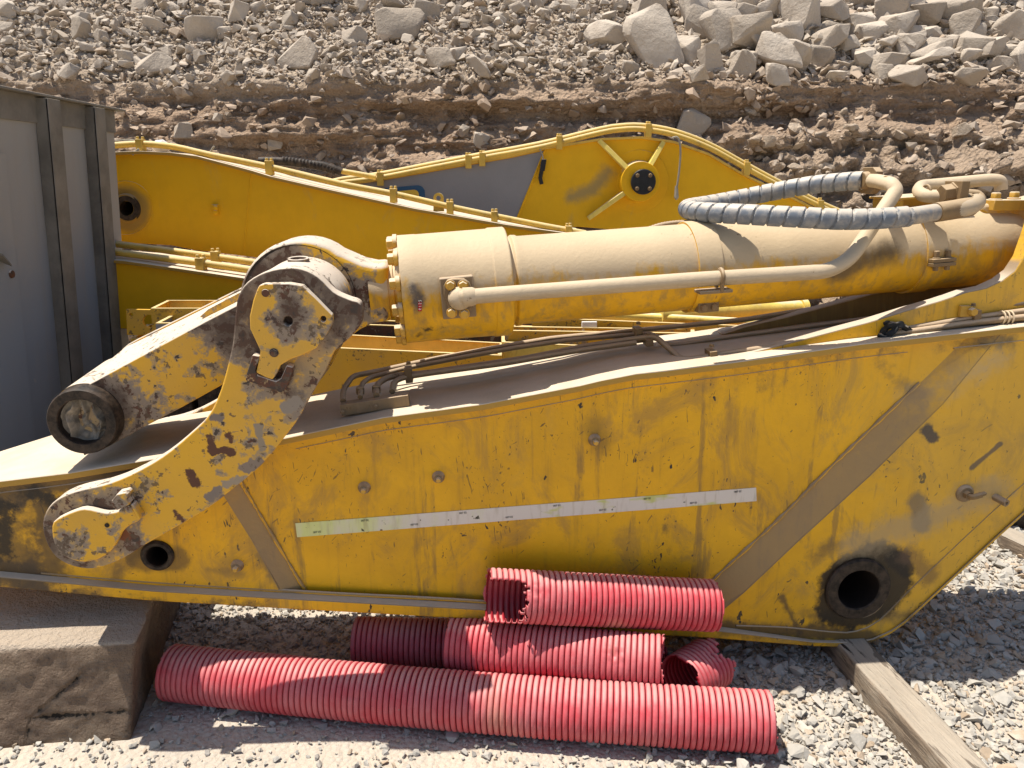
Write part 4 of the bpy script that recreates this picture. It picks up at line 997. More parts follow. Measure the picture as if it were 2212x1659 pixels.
apipe([(847, 846, .12), (850, 825, .19), (872, 815, .24), (930, 806, .25), (1090, 785, .255), (1250, 757, .26), (1374, 740, .27)], .0095, .03)
apipe([(1800, 730, .12), (1904, 714, .10), (2103, 672, .09), (2240, 650, .07)], .008, .03)
apipe([(1900, 726, .06), (2103, 697, .045), (2240, 682, .035)], .011, .03)
def blk(c, hw, hd, hh, name, mat, parent, tilt=.12, bevel=.002):
    rx = (AALONG + Vector((0, 0, tilt))).normalized(); rz = rx.cross(APERP)
    if rz.z < 0: rz = -rz
    return MB().box(c, rx * hw, APERP * hd, rz * hh)
mb_ = blk(A(811, 872, .09), .110, .022, .018, '', None, None, .13)
mb_.hexbolt(A(740, 890, .062), -APERP, .006, .005).hexbolt(A(812, 878, .062), -APERP, .006, .005)
man = mb_.build('line_manifold', M_HPIPE, arm, bevel=.002)
for x, y, o_ in [(778, 845, .14), (813, 842, .145)]: MB().lathe(A(x, y, o_), (0, 0, 1), [(-.01, .013), (.0, .014), (.012, .014), (.016, .010)], 8).build('line_nut', M_FIT, man)
for (x, y, o_, h_) in [(883, 808, .26, .025), (1378, 722, .33, .026), (1536, 768, .115, .020), (2100, 680, .07, .02), (1400, 738, .28, .012)]:
    blk(A(x, y, o_), .012, .03, h_, '', None, None).hexbolt(A(x, y - 6, o_) + Vector((0, 0, h_)), (0, 0, 1), .008, .008).build('line_clamp', M_FIT, arm, bevel=.003)
for x in (2163, 2172, 2181):
    q = A(x, 686, .045); MB().tube([q + (Vector((0, 0, 1)) * math.cos(a) - APERP * math.sin(a)) * .021 for a in [R(v) for v in range(-60, 181, 20)]], .0028, 6).build('cable_tie', M_TUBE, arm)
# knotted black strap on the lines
def knot(c, ln, r, seed, label):
    pts = [c + AALONG * -ln * .3 + Vector((0, 0, -.01)), c + AALONG * -ln * .22 + Vector((0, -.012, .018)), c + AALONG * -ln * .05 + Vector((0, -.02, .024)), c + AALONG * ln * .1 + Vector((0, -.01, .012)), c + AALONG * ln * .25 + Vector((0, -.005, -.004)), c + AALONG * ln * .5 + Vector((0, .0, -.012)), c + AALONG * ln * .68 + Vector((0, -.002, -.022))]
    m = MB().tube(smooth_path(pts, .006), r, 10, rf=lambda L, a, i: r * (1 + .35 * math.sin(a * 3 + L * 90) + .2 * math.sin(L * 200)))
    ring = [c + AALONG * (-ln * .18) + (Vector((0, 0, 1)) * math.cos(a) - APERP * math.sin(a)) * .024 + AALONG * .012 * math.sin(2 * a) for a in [R(v) for v in range(0, 361, 15)]]
    m.tube(ring, .0075, 8, rf=lambda L, a, i: .0075 * (1 + .4 * math.sin(a * 2 + L * 80)))
    m.tube(smooth_path([c + AALONG * -.075 + Vector((0, -.014, -.012)), c + AALONG * -.05 + Vector((0, -.02, -.018)), c + AALONG * -.03 + Vector((0, -.016, -.006))], .006), .006, 8)
    o = m.build('strap', M_TIE, None); rebase(o, c); tag(o, label, 'strap'); return o
knot(A(1940, 714, .06), .18, .009, 1, 'black strap knotted round the oil lines on the arm')

# ------------------------------------------------------------------ red corrugated pipes
def corr(p0, p1, r, pitch, label, group=None, bend=(0, 0, 0), tear0=0.0, tear1=.012, bite=None, dent=(), seed=1, nring=10):
    p0, p1 = Vector(p0), Vector(p1); ax = (p1 - p0); L = ax.length; ax.normalize(); n = 72
    u = (Vector((0, 0, 1)) - ax * ax.z).normalized(); w = ax.cross(u); nr = int(L / pitch * nring)
    prof_ = [0, .15, .75, 1, 1, 1, .75, .15]
    s = np.linspace(0, L, nr + 1); th = np.linspace(0, 2 * np.pi, n, endpoint=False); Sg, Tg = np.meshgrid(s, th, indexing='ij')
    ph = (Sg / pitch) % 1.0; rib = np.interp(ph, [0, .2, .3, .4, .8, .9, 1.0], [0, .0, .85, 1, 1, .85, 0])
    Pn = np.stack([Sg * 7 + seed * 9, np.cos(Tg) * 1.0, np.sin(Tg) * 1.0], -1); nz = fbm(Pn, 3, seed)
    rad = r - .012 + rib * .012 + nz * .0022
    for (ds, dt, dr, dd) in dent:
        da = np.abs((Tg - dt + np.pi) % (2 * np.pi) - np.pi); q = np.exp(-((Sg - ds * L) / dr) ** 2 - (da * r / dr) ** 2)
        rad = rad - q * dd + q * vnoise(Pn * 9, seed + 3) * dd * .7
    bd = np.array(bend)[None, None] * (4 * (Sg / L) * (1 - Sg / L))[..., None]
    P = np.array(p0) + Sg[..., None] * np.array(ax) + (np.cos(Tg)[..., None] * np.array(u) + np.sin(Tg)[..., None] * np.array(w)) * rad[..., None] + bd
    cutn = fbm(np.stack([np.cos(Tg[0]) * 2.2, np.sin(Tg[0]) * 2.2, Tg[0] * 0 + seed], -1), 4, seed + 20, .7)
    F = grid_faces(nr + 1, n); i = np.arange(nr) ; extra = np.stack([i * n + n - 1, (i + 1) * n + n - 1, (i + 1) * n, i * n], -1)
    F = np.concatenate([F, extra]); fi = F[:, 0] // n; ft = F[:, 0] % n
    keepf = (s[fi] > tear0 * (1 + cutn[ft] * 1.6)) & (s[fi] < L - tear1 * (1 + cutn[ft] * 1.8))
    if bite:
        (s_, t0, t1) = bite; tt = th[ft]; keepf &= ~((s[fi] < s_ + .05 * cutn[(ft * 5) % n]) & (tt > t0) & (tt < t1))
    F = F[keepf]; used = np.unique(F); mp = np.zeros(len(P.reshape(-1, 3)), int); mp[used] = np.arange(len(used))
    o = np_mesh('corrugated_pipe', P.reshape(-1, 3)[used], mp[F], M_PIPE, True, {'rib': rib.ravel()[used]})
    m = o.modifiers.new('wall', 'SOLIDIFY'); m.thickness = .0025; m.offset = -1
    base = (p0 + p1) / 2 - Vector((0, 0, r)); rebase(o, base); tag(o, label, 'plastic pipe', group); return o
G = 'lengths of red corrugated pipe piled by the arm'
def mid_p(x, y, r): return ZP(x, y, r)
corr(ZP(364, 1451, .088), ZP(1673, 1559, .088), .0895, .0193, 'longest faded red corrugated pipe lying on the ground in front of the pile', G, (0, -.022, -.001), .006, .010, dent=[(.62, -1.4 + 2 * math.pi, .03, .010), (.35, 1.2, .03, .005), (.8, 4.6, .02, .006)], seed=2)
P2a, P2b = PL(1042, 1284, 2.252, .08), PL(1545, 1308, 2.258, .08)
corr(P2a, P2b, .0845, .0190, 'red corrugated pipe with a torn open end, on top of the pile against the arm', G, tear0=.012, tear1=.004, bite=(.125, 0.4, 2.3), dent=[(.2, .9, .04, .006)], seed=5)
P3a, P3b = ZP(970, 1388, .178), ZP(1438, 1432, .186); 
corr(P3a, P3b, .0865, .0190, 'bright red dented corrugated pipe in the middle of the pile', G, tear0=.004, tear1=.014, dent=[(.26, 1.1, .03, .010), (.78, .9, .03, .008), (.5, 5.4, .03, .004)], seed=8)
corr(ZP(766, 1384, .082), ZP(1436, 1398, .082), .083, .0190, 'dark red corrugated pipe at the back of the pile under the arm', G, tear0=.003, tear1=.02, seed=11)
corr(ZP(1470, 1472, .085), ZP(1546, 1425, .085), .087, .0190, 'short broken stub of red corrugated pipe at the right end of the pile', G, tear0=.004, tear1=.028, dent=[(.6, .5, .04, .01)], seed=14)

# ------------------------------------------------------------------ block, timber, plank
BF0 = Vector((-1.20, 2.035, 0)); BDIR = Vector((-1, -.085, 0)).normalized(); BBK = Vector((-.20, .98, 0)).normalized()
def block_front(s, h): return BF0 + BDIR * s + Vector((.03, .07, 0)) * ((h + .02) / .325) + Vector((0, 0, h))
M_BLOCK = material('cracked_brown_concrete', m_block)
def rough_box(p0, vx, vy, vz, name, mat, nx, ny, nz, amp, seed, bev=.03, warp=None):
    bm = bmesh.new(); bmesh.ops.create_cube(bm, size=1.0)
    bmesh.ops.bevel(bm, geom=bm.edges[:], offset=.001, segments=1, affect='EDGES')
    bm.free()
    V = []; F = []; idx = {}
    def vert(i, j, k):
        if (i, j, k) not in idx: idx[(i, j, k)] = len(V); V.append((i / nx, j / ny, k / nz))
        return idx[(i, j, k)]
    for i in range(nx):
        for j in range(ny):
            for k in (0, nz): F.append([vert(i, j, k), vert(i + 1, j, k), vert(i + 1, j + 1, k), vert(i, j + 1, k)])
    for i in range(nx):
        for k in range(nz):
            for j in (0, ny): F.append([vert(i, j, k), vert(i + 1, j, k), vert(i + 1, j, k + 1), vert(i, j, k + 1)])
    for j in range(ny):
        for k in range(nz):
            for i in (0, nx): F.append([vert(i, j, k), vert(i, j + 1, k), vert(i, j + 1, k + 1), vert(i, j, k + 1)])
    T = np.array(V); D = np.array([Vector(vx).length, Vector(vy).length, Vector(vz).length]); Q = T * D
    # rounded edges
    inn = np.clip(Q, bev, D - bev); dlt = Q - inn; ln = np.linalg.norm(dlt, axis=1, keepdims=True); corner = (np.abs(dlt) > 1e-9).sum(1) > 1
    Q = np.where(corner[:, None], inn + dlt / np.maximum(ln, 1e-9) * bev, Q)
    cen = D / 2; nrm_ = (Q - cen) / np.linalg.norm(Q - cen, axis=1, keepdims=True)
    Q = Q + nrm_ * (fbm(Q * 5 + seed, 4, seed, .6) * amp)[:, None] + nrm_ * (fbm(Q * 28 + seed, 3, seed + 4, .6) * amp * .25)[:, None]
    U = np.array([Vector(vx).normalized(), Vector(vy).normalized(), Vector(vz).normalized()])
    Wd = np.array(p0) + Q @ U
    if warp is not None: Wd = warp(Wd, Q / D)
    o = MB(); o.v = [Vector(q) for q in Wd]; o.f = [tuple(f) for f in F]; ob = o.build(name, mat, None, ang=60); return ob
def blockwarp(Wd, T):                              # top a little smaller than the base, and higher at the back
    Wd = Wd.copy(); Wd[:, 2] += T[:, 2] * T[:, 1] * .07; Wd[:, 0] -= 0; 
    return Wd
bl = rough_box(BF0 - Vector((0, 0, .02)), BDIR * 1.25, BBK * .80, Vector((.03, .07, .325)), 'support_block', M_BLOCK, 110, 70, 34, .022, 3, .012, blockwarp)
rebase(bl, BF0 + BDIR * .6 + BBK * .35); tag(bl, 'cracked brown concrete block under the left end of the arm', 'block')
t0 = Vector((1.105, 2.95, -.008)); t1 = Vector((1.275, 1.42, -.008)); td = (t1 - t0)
tw = Vector((td.y, -td.x, 0)).normalized() * -.118
tb_ = rough_box(t0, td, tw, Vector((0, 0, .10)), 'timber', M_TIMBER, 130, 14, 12, .011, 7, .007)
rebase(tb_, (1.2, 2.2, 0)); tag(tb_, 'weathered grey squared timber on the gravel, running under the right end of the arm', 'timber')
a_ = ZP(2165, 1152, .07); b_ = ZP(2300, 1215, .07)
pk = rough_box(a_ - Vector((0, 0, .08)), (b_ - a_) * 1.6, Vector((.05, .22, 0)), Vector((0, 0, .07)), 'timber', M_TIMBER, 30, 8, 4, .003, 9, .006)
rebase(pk, (a_.x, a_.y, 0)); tag(pk, 'pale plank on the gravel at the right edge behind the arm', 'timber')
a2 = ZP(2130, 1120, .16)
pk = rough_box(a2 + Vector((-.1, .2, -.17)), Vector((1.2, .1, 0)), Vector((-.05, .5, 0)), Vector((0, 0, .3)), 'timber', M_DARKSTEEL, 20, 10, 6, .004, 12, .01)
pk.name = 'steel_sill'; rebase(pk, (a2.x, a2.y, 0)); tag(pk, 'dark steel sill behind the plank at the right edge', 'steel beam')

# ------------------------------------------------------------------ skip bin on the left
bn = thing('skip_bin', 'tall dusty blue grey ribbed steel skip on the left behind the arm', 'skip', (-2.9, 4.2, 0))
BZ = 2.11
def BW(t, z, out=0.0):                              # t: 0 at the far corner, 1 at the near end; leans outwards upward
    y = 5.0 - 1.9 * t; x = -2.455 + .09 * t - (BZ - z) * .06 + out; return Vector((x, y, z))
m = MB(); vs = [BW(0, .05), BW(1, .05), BW(1, BZ - .03), BW(0, BZ - .03)]
m.prism(vs, Vector((-.012, 0, 0))); m.build('side_wall', M_BIN, bn)
m = MB().prism([BW(0, .05), BW(0, BZ - .03), BW(0, BZ - .03) + Vector((-1.4, .15, 0)), BW(0, .05) + Vector((-1.4, .15, 0))], Vector((0, -.012, 0))); m.build('end_wall', M_BIN, bn)
m = MB().prism([BW(1, .05), BW(1, BZ - .03), BW(1, BZ - .03) + Vector((-1.4, 0, 0)), BW(1, .05) + Vector((-1.4, 0, 0))], Vector((0, .012, 0))); m.build('end_wall', M_BIN, bn)
MB().prism([BW(0, .03) , BW(1, .03), BW(1, .03) + Vector((-1.4, 0, 0)), BW(0, .03) + Vector((-1.4, .1, 0))], Vector((0, 0, .02))).build('floor_plate', M_BIN, bn)
MB().prism([BW(-.035, BZ, .055), BW(1.03, BZ, .055), BW(1.03, BZ, -.06), BW(-.035, BZ, -.06)], Vector((0, 0, -.012))).build('rim', M_BINRIB, bn, bevel=.002)
m = MB().prism([BW(0, BZ - .14, .0), BW(1, BZ - .14, .0), BW(1, BZ - .013, .0), BW(0, BZ - .013, .0)], Vector((.012, 0, 0))); m.build('top_band', M_BINRIB, bn)
def bt_at(dx, dy):                                   # t where the wall meets the sight column
    lo, hi = 0, 1
    for _ in range(40):
        mm = (lo + hi) / 2
        if proj(BW(mm, 1.7))[0] > dx: lo = mm
        else: hi = mm
    return lo
for (xa, xb) in [(88, 116), (190, 212)]:
    ta, tb2 = bt_at(xa, 0), bt_at(xb, 0); o_ = .05
    m = MB()
    m.prism([BW(ta, .06, .001), BW(ta, .06, .07), BW(ta, BZ - .02, .07), BW(ta, BZ - .02, .001)], Vector((0, .010, 0)))
    m.prism([BW(ta, .06, .07), BW(tb2, .06, .07), BW(tb2, BZ - .02, .07), BW(ta, BZ - .02, .07)], Vector((-.010, 0, 0)))
    m.build('rib', M_BINRIB, bn, bevel=.002)
ta = bt_at(8, 0)
MB().prism([BW(1, .06, .001), BW(ta, .06, .001), BW(ta, BZ - .3, .001), BW(1, BZ - .3, .001)], Vector((.018, 0, 0))).build('corner_plate', M_BIN, bn, bevel=.002)
for z in (1.25,):
    MB().lathe(BW(ta + .03, z, .02), (1, 0, 0), [(0, .02), (.008, .018), (.010, .008)], 16).build('bolt', M_BARE, bn)
MB().prism([BW(ta + .06, 1.32, .02), BW(ta + .05, 1.30, .05), BW(ta + .10, 1.36, .07), BW(ta + .12, 1.38, .02)], Vector((0, 0, -.01))).build('hook_plate', M_BINRIB, bn)
for t in (.1, .9):
    MB().box(BW(t, .03, -.7), (.65, 0, 0), (0, .06, 0), (0, 0, .03)).build('skid', M_DARKSTEEL, bn)

# ------------------------------------------------------------------ booms behind
def boom(name, label, a, b, outline, thick, mat, base, holes=()):
    pl = lambda x, y, o=0: PL(x, y, a + o, b)
    t = thing(name, label, 'excavator boom', base)
    MB().prism([pl(x, y) for x, y in outline], Vector((0, thick, 0)), [circ(c, r, 32, pl) for c, r in holes]).build('side_body', mat, t, bevel=.004)
    return t, pl
def run(t, pl, pts, r, off, name='oil_line', mat=M_RIM, step=.06):
    return MB().tube(smooth_path([pl(x, y, off) for x, y in pts], step), r, 12).build(name, mat, t)
def topcover(t, pl, pts, w, mat, lift=2, name='top_flange', th=.02, fr=-.03):
    m = MB(); vs = []
    for x, y in pts:
        q = pl(x, y - lift, fr); vs += [q, q + Vector((0, w, 0)), q + Vector((0, w, -th)), q + Vector((0, 0, -th))]
    n = len(pts); m.add(vs, [(4 * i + k, 4 * i + (k + 1) % 4, 4 * i + 4 + (k + 1) % 4, 4 * i + 4 + k) for i in range(n - 1) for k in range(4)] + [(0, 1, 2, 3), tuple(4 * (n - 1) + k for k in (3, 2, 1, 0))])
    return m.build(name, mat, t, bevel=.002)
def clampb(t, pl, x, y, off, s=.03, mat=M_RIM):
    q = pl(x, y, off); MB().box(q + Vector((0, 0, -s * .5)), (s * .75, 0, 0), (0, s * 1.1, 0), (0, 0, s * 1.6)).hexbolt(q + Vector((-.012, -s * .4, s * 1.1)), (0, 0, 1), s * .35, s * .5).hexbolt(q + Vector((.012, s * .5, s * 1.1)), (0, 0, 1), s * .35, s * .5).build('line_clamp', mat, t, bevel=.003)
# near-left boom
NT_ = [(-40, 335), (120, 322), (248, 331), (301, 329), (367, 332), (426, 340), (543, 371), (582, 383), (660, 401), (894, 453), (1094, 488), (1265, 512)]
NBT = [(1265, 540), (1100, 575), (900, 590), (700, 575), (527, 553), (420, 540), (370, 530), (265, 524), (100, 540), (-40, 560)]
nb_, pn = boom('excavator_boom', 'clean yellow boom behind on the left, with dark pin hole and thick pipe', 5.5, .03, NT_ + NBT, .75, M_FAR, (-1.5, 5.9, 0), [((273, 450), 15)])
topcover(nb_, pn, NT_, .85, M_TOP, 3)
top1 = [(150, 318), (248, 314), (309, 311), (379, 318), (449, 334), (582, 361), (730, 396), (855, 420), (973, 447), (1094, 472), (1180, 489), (1265, 504)]
run(nb_, pn, top1, .0215, .05); run(nb_, pn, [(x, y - 1) for x, y in top1[:7]], .02, .28)
for x, y in [(304, 312), (582, 358), (850, 418), (972, 446), (1068, 467), (1228, 498)]: clampb(nb_, pn, x, y, .05)
bs = MB().lathe(pn(271, 450, -.03), (0, 1, 0), [(0, .055), (.0, .09), (.03, .10), (.035, .17), (.04, .18)], 48, False).build('pin_boss', M_FAR, nb_, recalc=False)
MB().lathe(pn(273, 450, -.035), (0, 1, 0), [(.0, .05), (.0, .082), (.02, .09)], 40, False).lathe(pn(273, 450, -.035), (0, 1, 0), [(.0, .05), (.5, .05)], 40, False).build('pin_bushing', M_DARKSTEEL, bs, recalc=False)
MB().tube([pn(543, 375, .0), pn(535, 450, 0), pn(527, 550, 0)], .006, 8).build('weld_bead', M_FAR, nb_)
MB().tube([pn(271 + 58 * math.cos(a), 450 - 58 * math.sin(a), .0) for a in [R(v) for v in range(-110, 111, 10)]], .005, 8).build('weld_bead', M_FAR, nb_)
MB().box(pn(466, 453, -.01), (.02, 0, 0), (0, .02, 0), (0, 0, .035)).lathe(pn(466, 449, -.03), (0, -1, 0), [(0, .018), (.015, .015)], 12).lathe(pn(466, 458, -.03), (0, -1, 0), [(0, .016), (.015, .013)], 12).build('grease_block', M_FAR, nb_, bevel=.004)
le = pn(947, 428, .06)
ey = [(.036 * math.cos(R(a)), .036 * math.sin(R(a))) for a in range(-20, 201, 20)] + [(-.038, -.09), (.038, -.09)]
MB().prism([le + Vector((a, 0, c)) for a, c in ey], Vector((0, .02, 0)), [[le + Vector((.017 * math.cos(R(a)), 0, .017 * math.sin(R(a)))) for a in range(0, 360, 24)]]).build('lifting_eye', M_RIM, nb_)
run(nb_, pn, [(200, 335), (225, 316), (270, 306), (300, 308), (306, 312)], .006, .1, 'cable', M_CABLE, .03)
run(nb_, pn, [(190, 330), (230, 310), (280, 302), (306, 309)], .006, .12, 'cable', M_CABLE, .03)
run(nb_, pn, [(286, 334), (292, 328), (300, 322)], .008, -.02, 'cable_end', M_CABLE, .03)
run(nb_, pn, [(452, 334), (459, 321), (463, 316)], .007, .1, 'cable_end', M_CABLE, .03)
run(nb_, pn, [(560, 348), (600, 348), (650, 353), (700, 358), (738, 372)], .03, .55, 'hose', M_DARKSTEEL, .05)
hr = MB(); hpth = smooth_path([pn(x, y, .55) for x, y in [(610, 347), (650, 352), (700, 361), (725, 370)]], .012)
hr.tube(hpth, .033, 14, rf=lambda L, a, i: .030 + (.005 if i % 2 else 0)).build('ribbed_sleeve', M_DARKSTEEL, nb_)
run(nb_, pn, [(738, 370), (775, 376), (812, 383)], .02, .55)
bag = MB().lathe(pn(348, 317, .35), (1, 0, 0), [(-.06, .02), (-.03, .045), (.02, .05), (.06, .02)], 14).build('rag', M_WHITE, None); rebase(bag, pn(348, 322, .35)); tag(bag, 'small white bundled rag on top of the left boom', 'rag')

# far boom, grey and yellow
FT = [(640, 412), (738, 393), (816, 388), (1106, 337), (1181, 320), (1300, 301), (1386, 297), (1456, 307), (1531, 333), (1606, 377), (1671, 408), (1776, 459), (1900, 510)]
FB = [(1900, 560), (1700, 545), (1500, 510), (1420, 494), (1340, 497), (1250, 490), (1190, 493), (1100, 520), (900, 520), (640, 480)]
fb_, pf = boom('excavator_boom', 'yellow boom behind with a grey end, black capped hub and three ribs', 7.0, .04, FT + FB, .7, M_FAR, (1.0, 7.4, 0))
topcover(fb_, pf, FT, .8, M_RIM, 3)
gy_ = [(640, 415), (738, 397), (816, 392), (1106, 341), (1178, 325), (1116, 478), (1100, 516), (900, 516), (640, 477)]
MB().prism([pf(x, y, -.003) for x, y in gy_], Vector((0, .002, 0))).build('grey_panel', M_GREY, fb_, smooth=False)
def rrect(x0, y0, x1, y1, r, n=6):
    out = []
    for cx, cy, a0 in ((x1 - r, y0 + r, -90), (x1 - r, y1 - r, 0), (x0 + r, y1 - r, 90), (x0 + r, y0 + r, 180)):
        for k in range(n + 1): a = R(a0 + 90 * k / n); out.append((cx + r * math.cos(a), cy + r * math.sin(a)))
    return out
lg = MB().prism([pf(x, y + (880 - x) * .09, -.006) for x, y in rrect(790, 402, 918, 470, 18)], Vector((0, .002, 0))).build('logo_mark', M_BLUE, fb_, smooth=False)
MB().prism([pf(x, y + (880 - x) * .09, -.009) for x, y in rrect(800, 411, 905, 470, 12)], Vector((0, .002, 0))).build('logo_mark', M_LOGOY, lg, smooth=False)
MB().prism([pf(x, y + (880 - x) * .09, -.012) for x, y in rrect(800, 422, 872, 470, 8)], Vector((0, .002, 0))).build('logo_mark', M_BLUE, lg, smooth=False)
fp = [(700, 398), (740, 388), (816, 378), (950, 352), (1060, 331), (1106, 323), (1181, 308), (1296, 280), (1340, 273), (1386, 272), (1456, 284), (1531, 312), (1606, 353), (1671, 388), (1790, 447), (1900, 490)]
run(fb_, pf, fp, .026, .0); run(fb_, pf, [(x, y + 7) for x, y in fp], .024, -.02)
for x, y in [(822, 380), (1012, 343), (1042, 338), (1208, 302), (1400, 276), (1612, 358), (1770, 440)]: clampb(fb_, pf, x, y + 2, -.01, .035)
hb = pf(1378, 392, 0)
MB().lathe(hb, (0, -1, 0), [(0, .27), (.006, .268), (.008, .18), (.05, .172), (.14, .168), (.14, .10)], 56).build('hub', M_FAR, fb_, bevel=.004)
hc = pf(1389, 393, -.15); cap_ = MB().lathe(hc, (0, -1, 0), [(0, .107), (.025, .107), (.03, .10)], 48).build('hub_cap', M_BLACK, fb_)
for sx in (-1, 1):
    for sz in (-1, 1): MB().hexbolt(hc + Vector((.055 * sx, -.03, .055 * sz)), (0, -1, 0), .015, .015).build('bolt', M_FIT, cap_)
for p_, w_ in (((1293, 303), 9), ((1433, 306), 9), ((1270, 472), 9)):
    q0 = pf(*p_, 0); q1 = hb + (q0 - hb).normalized() * .16; d_ = (q1 - q0).normalized(); s_ = d_.cross(Vector((0, 1, 0))).normalized() * .02
    MB().add([q0 - s_, q0 + s_, q0 + s_ + Vector((0, -.03, 0)), q0 - s_ + Vector((0, -.03, 0)), q1 - s_, q1 + s_, q1 + s_ + Vector((0, -.13, 0)), q1 - s_ + Vector((0, -.13, 0))],
             [(0, 1, 2, 3), (4, 7, 6, 5), (0, 4, 5, 1), (1, 5, 6, 2), (2, 6, 7, 3), (3, 7, 4, 0)]).build('rib', M_FAR2, fb_, bevel=.004)
run(fb_, pf, [(1452, 298), (1462, 296), (1468, 306), (1470, 330), (1467, 370), (1462, 405)], .009, -.08, 'cable', M_CABLE, .04)
MB().lathe(pf(1461, 414, -.08), (.05, 0, -1), [(-.05, .012), (0, .018), (.05, .022), (.07, .008)], 12).build('cable_end', M_CABLE, fb_)
run(fb_, pf, [(1166, 322), (1172, 335), (1173, 348)], .006, -.04, 'cable', M_CABLE, .04)
MB().box(pf(1173, 357, -.04), (.022, 0, 0), (0, .022, 0), (.008, 0, .05)).tube([pf(1170, 368, -.04), pf(1167, 384, -.04), pf(1170, 398, -.04)], .018, 10).build('connector', M_BLACK, fb_, bevel=.003)
MB().tube([pf(1178, 322, -.005), pf(1116, 474, -.005)], .008, 6).build('weld_bead', M_FAR, fb_)
# plastic sleeve lying behind the cylinder
for o_ in (.33, .355): MB().tube(smooth_path([A(x, y, o_) for x, y in [(1395, 497), (1430, 486), (1470, 481), (1520, 481), (1560, 487), (1590, 492)]], .005), .009, 10, rf=lambda L, a, i: .0095 if i % 2 else .008).build('ribbed_sleeve', M_HPIPE, cylp)
# lower boom in front of the first
LT = [(-40, 540), (100, 553), (267, 566), (380, 582), (523, 603), (700, 640), (900, 690)]
LB = [(900, 760), (600, 730), (265, 710), (-40, 700)]
lb_, pl_ = boom('excavator_boom', 'lower yellow boom with two pipes on its dusty top, between skip and lever', 4.75, .0, LT + LB, .45, M_FAR, (-2.4, 5.0, 0))
topcover(lb_, pl_, LT, .5, M_TOP, 3)
run(lb_, pl_, [(150, 514), (266, 529), (391, 545), (543, 566), (640, 582)], .0215, .18)
run(lb_, pl_, [(150, 530), (266, 547), (440, 569), (539, 583), (640, 600)], .0215, .06)
clampb(lb_, pl_, 434, 569, .05, .032); clampb(lb_, pl_, 466, 554, .18, .03)

# ------------------------------------------------------------------ steel frames piled behind the arm
def tray(corners, h, label, mat, mat2=None, group='steel frames piled behind the arm', tabs=(), rimw=.012, down=.0):
    c = [Vector(q) for q in corners]                # front-left, front-right, back-right, back-left, all at the top
    ctr = sum(c, Vector()) / 4; t = thing('steel_frame', label, 'steel frame', (ctr.x, ctr.y, 0), group)
    for i in range(4):
        a, b = c[i], c[(i + 1) % 4]; d = (b - a).normalized(); n_ = Vector((-d.y, d.x, 0)) * rimw
        if i % 2: a = a + d * rimw * 1.2; b = b - d * rimw * 1.2
        MB().prism([a, b, b - Vector((0, 0, h)), a - Vector((0, 0, h))], n_).build('side_plate', mat if i != 2 else (mat2 or mat), t, smooth=False)
        MB().prism([a + Vector((0, 0, .0)), b, b + n_ * 1.6, a + n_ * 1.6], Vector((0, 0, .005))).build('top_edge', M_RIM, t, smooth=False)
    for (s, hh) in tabs:
        q = c[3] + (c[2] - c[3]) * s; MB().box(q, (.04, 0, 0), (0, .01, 0), (0, 0, hh)).build('tab', M_WHITE, t, bevel=.002)
    MB().prism([q - Vector((0, 0, h - .004)) for q in c], Vector((0, 0, -.004))).build('floor_plate', mat, t, smooth=False)
    if c[0].z - h > .05:
        for k in (.15, .85):
            q = c[0].lerp(c[1], k).lerp(c[3].lerp(c[2], k), .5); hh = (c[0].z - h) / 2
            o = MB().box((q.x, q.y, hh - .002), (.09, 0, 0), (0, .09, 0), (0, 0, hh - .003)).build('support_post', M_DARKSTEEL, t)
    return t
Z1 = .86
tray([ZP(560, 746, Z1), ZP(1083, 770, Z1), ZP(1088, 742, Z1), ZP(600, 716, Z1)], .26, 'yellow peeling frame nearest the arm, behind the lever', M_RUST2, M_FAR2)
tray([ZP(1083.5, 741, Z1 + .02), ZP(1500, 760, Z1 + .02), ZP(1480, 742, Z1 + .02), ZP(1083.5, 722, Z1 + .02)], .2, 'pale yellow frame with a sunlit end, behind the oil lines', M_FAR2, M_FAR2)
tray([ZP(700, 700, Z1 + .03), ZP(1440, 726, Z1 + .03), ZP(1440, 717, Z1 + .03), ZP(700, 688, Z1 + .03)], .12, 'rusty frame with pale tabs in the middle of the pile', M_BARE, M_BARE, tabs=((.72, .03), (.9, .03)))
tray([ZP(1090, 716, Z1 + .07), ZP(1500, 722, Z1 + .07), ZP(1500, 712, Z1 + .07), ZP(1090, 706, Z1 + .07)], .12, 'rust streaked narrow frame under the cylinder barrel', M_RUSTY, M_RUSTY, tabs=((.45, .035),))
tray([ZP(1150, 688, Z1 + .1), ZP(1760, 712, Z1 + .1), ZP(1800, 676, Z1 + .1), ZP(1150, 660, Z1 + .1)], .2, 'clean yellow frame behind the rusty ones, under the barrel', M_RUST2, M_FAR2)
tray([ZP(283, 733, Z1), ZP(420, 733, Z1), ZP(420, 702, Z1), ZP(318, 702, Z1)], .2, 'yellow open tray nearest the link, beside the skip', M_RUST2, M_FAR2)
tray([ZP(336, 700, .98), ZP(480, 700, .98), ZP(480, 682, .98), ZP(370, 682, .98)], .14, 'small grey open tray behind the yellow one, beside the skip', M_GREY, M_GREY)
tray([ZP(325, 668, 1.02), ZP(640, 668, 1.02), ZP(640, 650, 1.02), ZP(362, 650, 1.02)], .14, 'pale yellow open tray furthest back beside the skip', M_RUST2, M_FAR2)
pq = ZP(322, 668, 1.0)
t = thing('bracket_plate', 'upright yellow plate with one large and one small hole, beside the skip', 'bracket', (pq.x, pq.y - .02, 0))
yb = ZP(322, 668, 1.0).y - .12; ppl = lambda x, y: PL(x, y, yb)
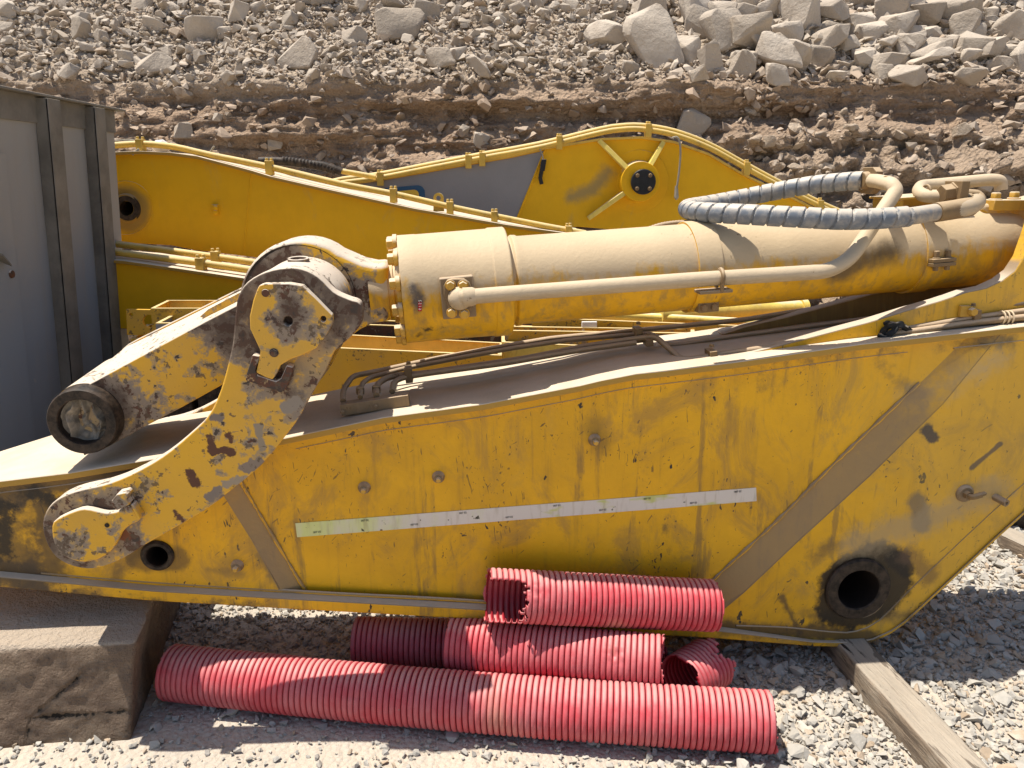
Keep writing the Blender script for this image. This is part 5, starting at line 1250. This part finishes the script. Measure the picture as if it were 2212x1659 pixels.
MB().prism([ppl(272, 668), ppl(372, 670), ppl(370, 724), ppl(274, 724)], Vector((0, .02, 0)), [circ((322, 694), 14, 28, ppl), circ((283, 680), 4, 14, ppl)]).build('plate', M_RUST2, t, bevel=.002)
MB().box(Vector((pq.x, yb + .03, .40)), (.05, 0, 0), (0, .01, 0), (0, 0, .40)).build('post', M_RUST2, t)
# a spare cylinder barrel lying among the frames
e0, e1 = ZP(1500, 676, .98), ZP(1745, 664, .98); dd_ = (e1 - e0)
sp = thing('spare_cylinder', 'pale yellow cylinder barrel lying beyond the frames, under the right of the big cylinder', 'hydraulic cylinder', ((e0.x + e1.x) / 2, (e0.y + e1.y) / 2, .9))
MB().lathe(e0 - dd_ * .3, dd_, [(0, .06), (dd_.length * .9, .06), (dd_.length * 1.0, .045), (dd_.length * 1.22, .042), (dd_.length * 1.22, .055), (dd_.length * 1.27, .055)], 32).build('barrel', M_FAR2, sp)
e0, e1 = ZP(1330, 680, .97), ZP(1640, 697, .97)
MB().tube([e0, e1], .02, 12).build('side_pipe', M_FAR2, sp)
for k in (.2, .8):
    q = e0.lerp(e1, k); MB().box((q.x, q.y + .1, .44), (.05, 0, 0), (0, .05, 0), (0, 0, .44)).build('support_post', M_DARKSTEEL, sp)
# timber cribbing that carries the booms, mostly hidden
def crib(x, y, top, label):
    t = thing('timber_stack', label, 'timber stack', (x, y, 0), 'timber stacks under the booms'); n = max(1, round(top / .2)); h = top / n
    for i in range(n):
        for s in (-.2, .2):
            v = ((.45, 0, 0), (0, .1, 0)) if i % 2 else ((.1, 0, 0), (0, .3, 0)); c = Vector((x, y, h * (i + .5))) + (Vector((0, s * 1.1, 0)) if i % 2 else Vector((s * 1.4, 0, 0)))
            MB().box(c, *v, (0, 0, h / 2 - .002)).build('beam', M_TIMBER, t, bevel=.006)
crib(-1.9, 5.0 , .78, 'timber stack carrying the lower boom, hidden behind the arm')
crib(-.9, 6.0, .80, 'timber stack carrying the left boom'); crib(1.5, 7.4, .9, 'timber stack carrying the grey and yellow boom')
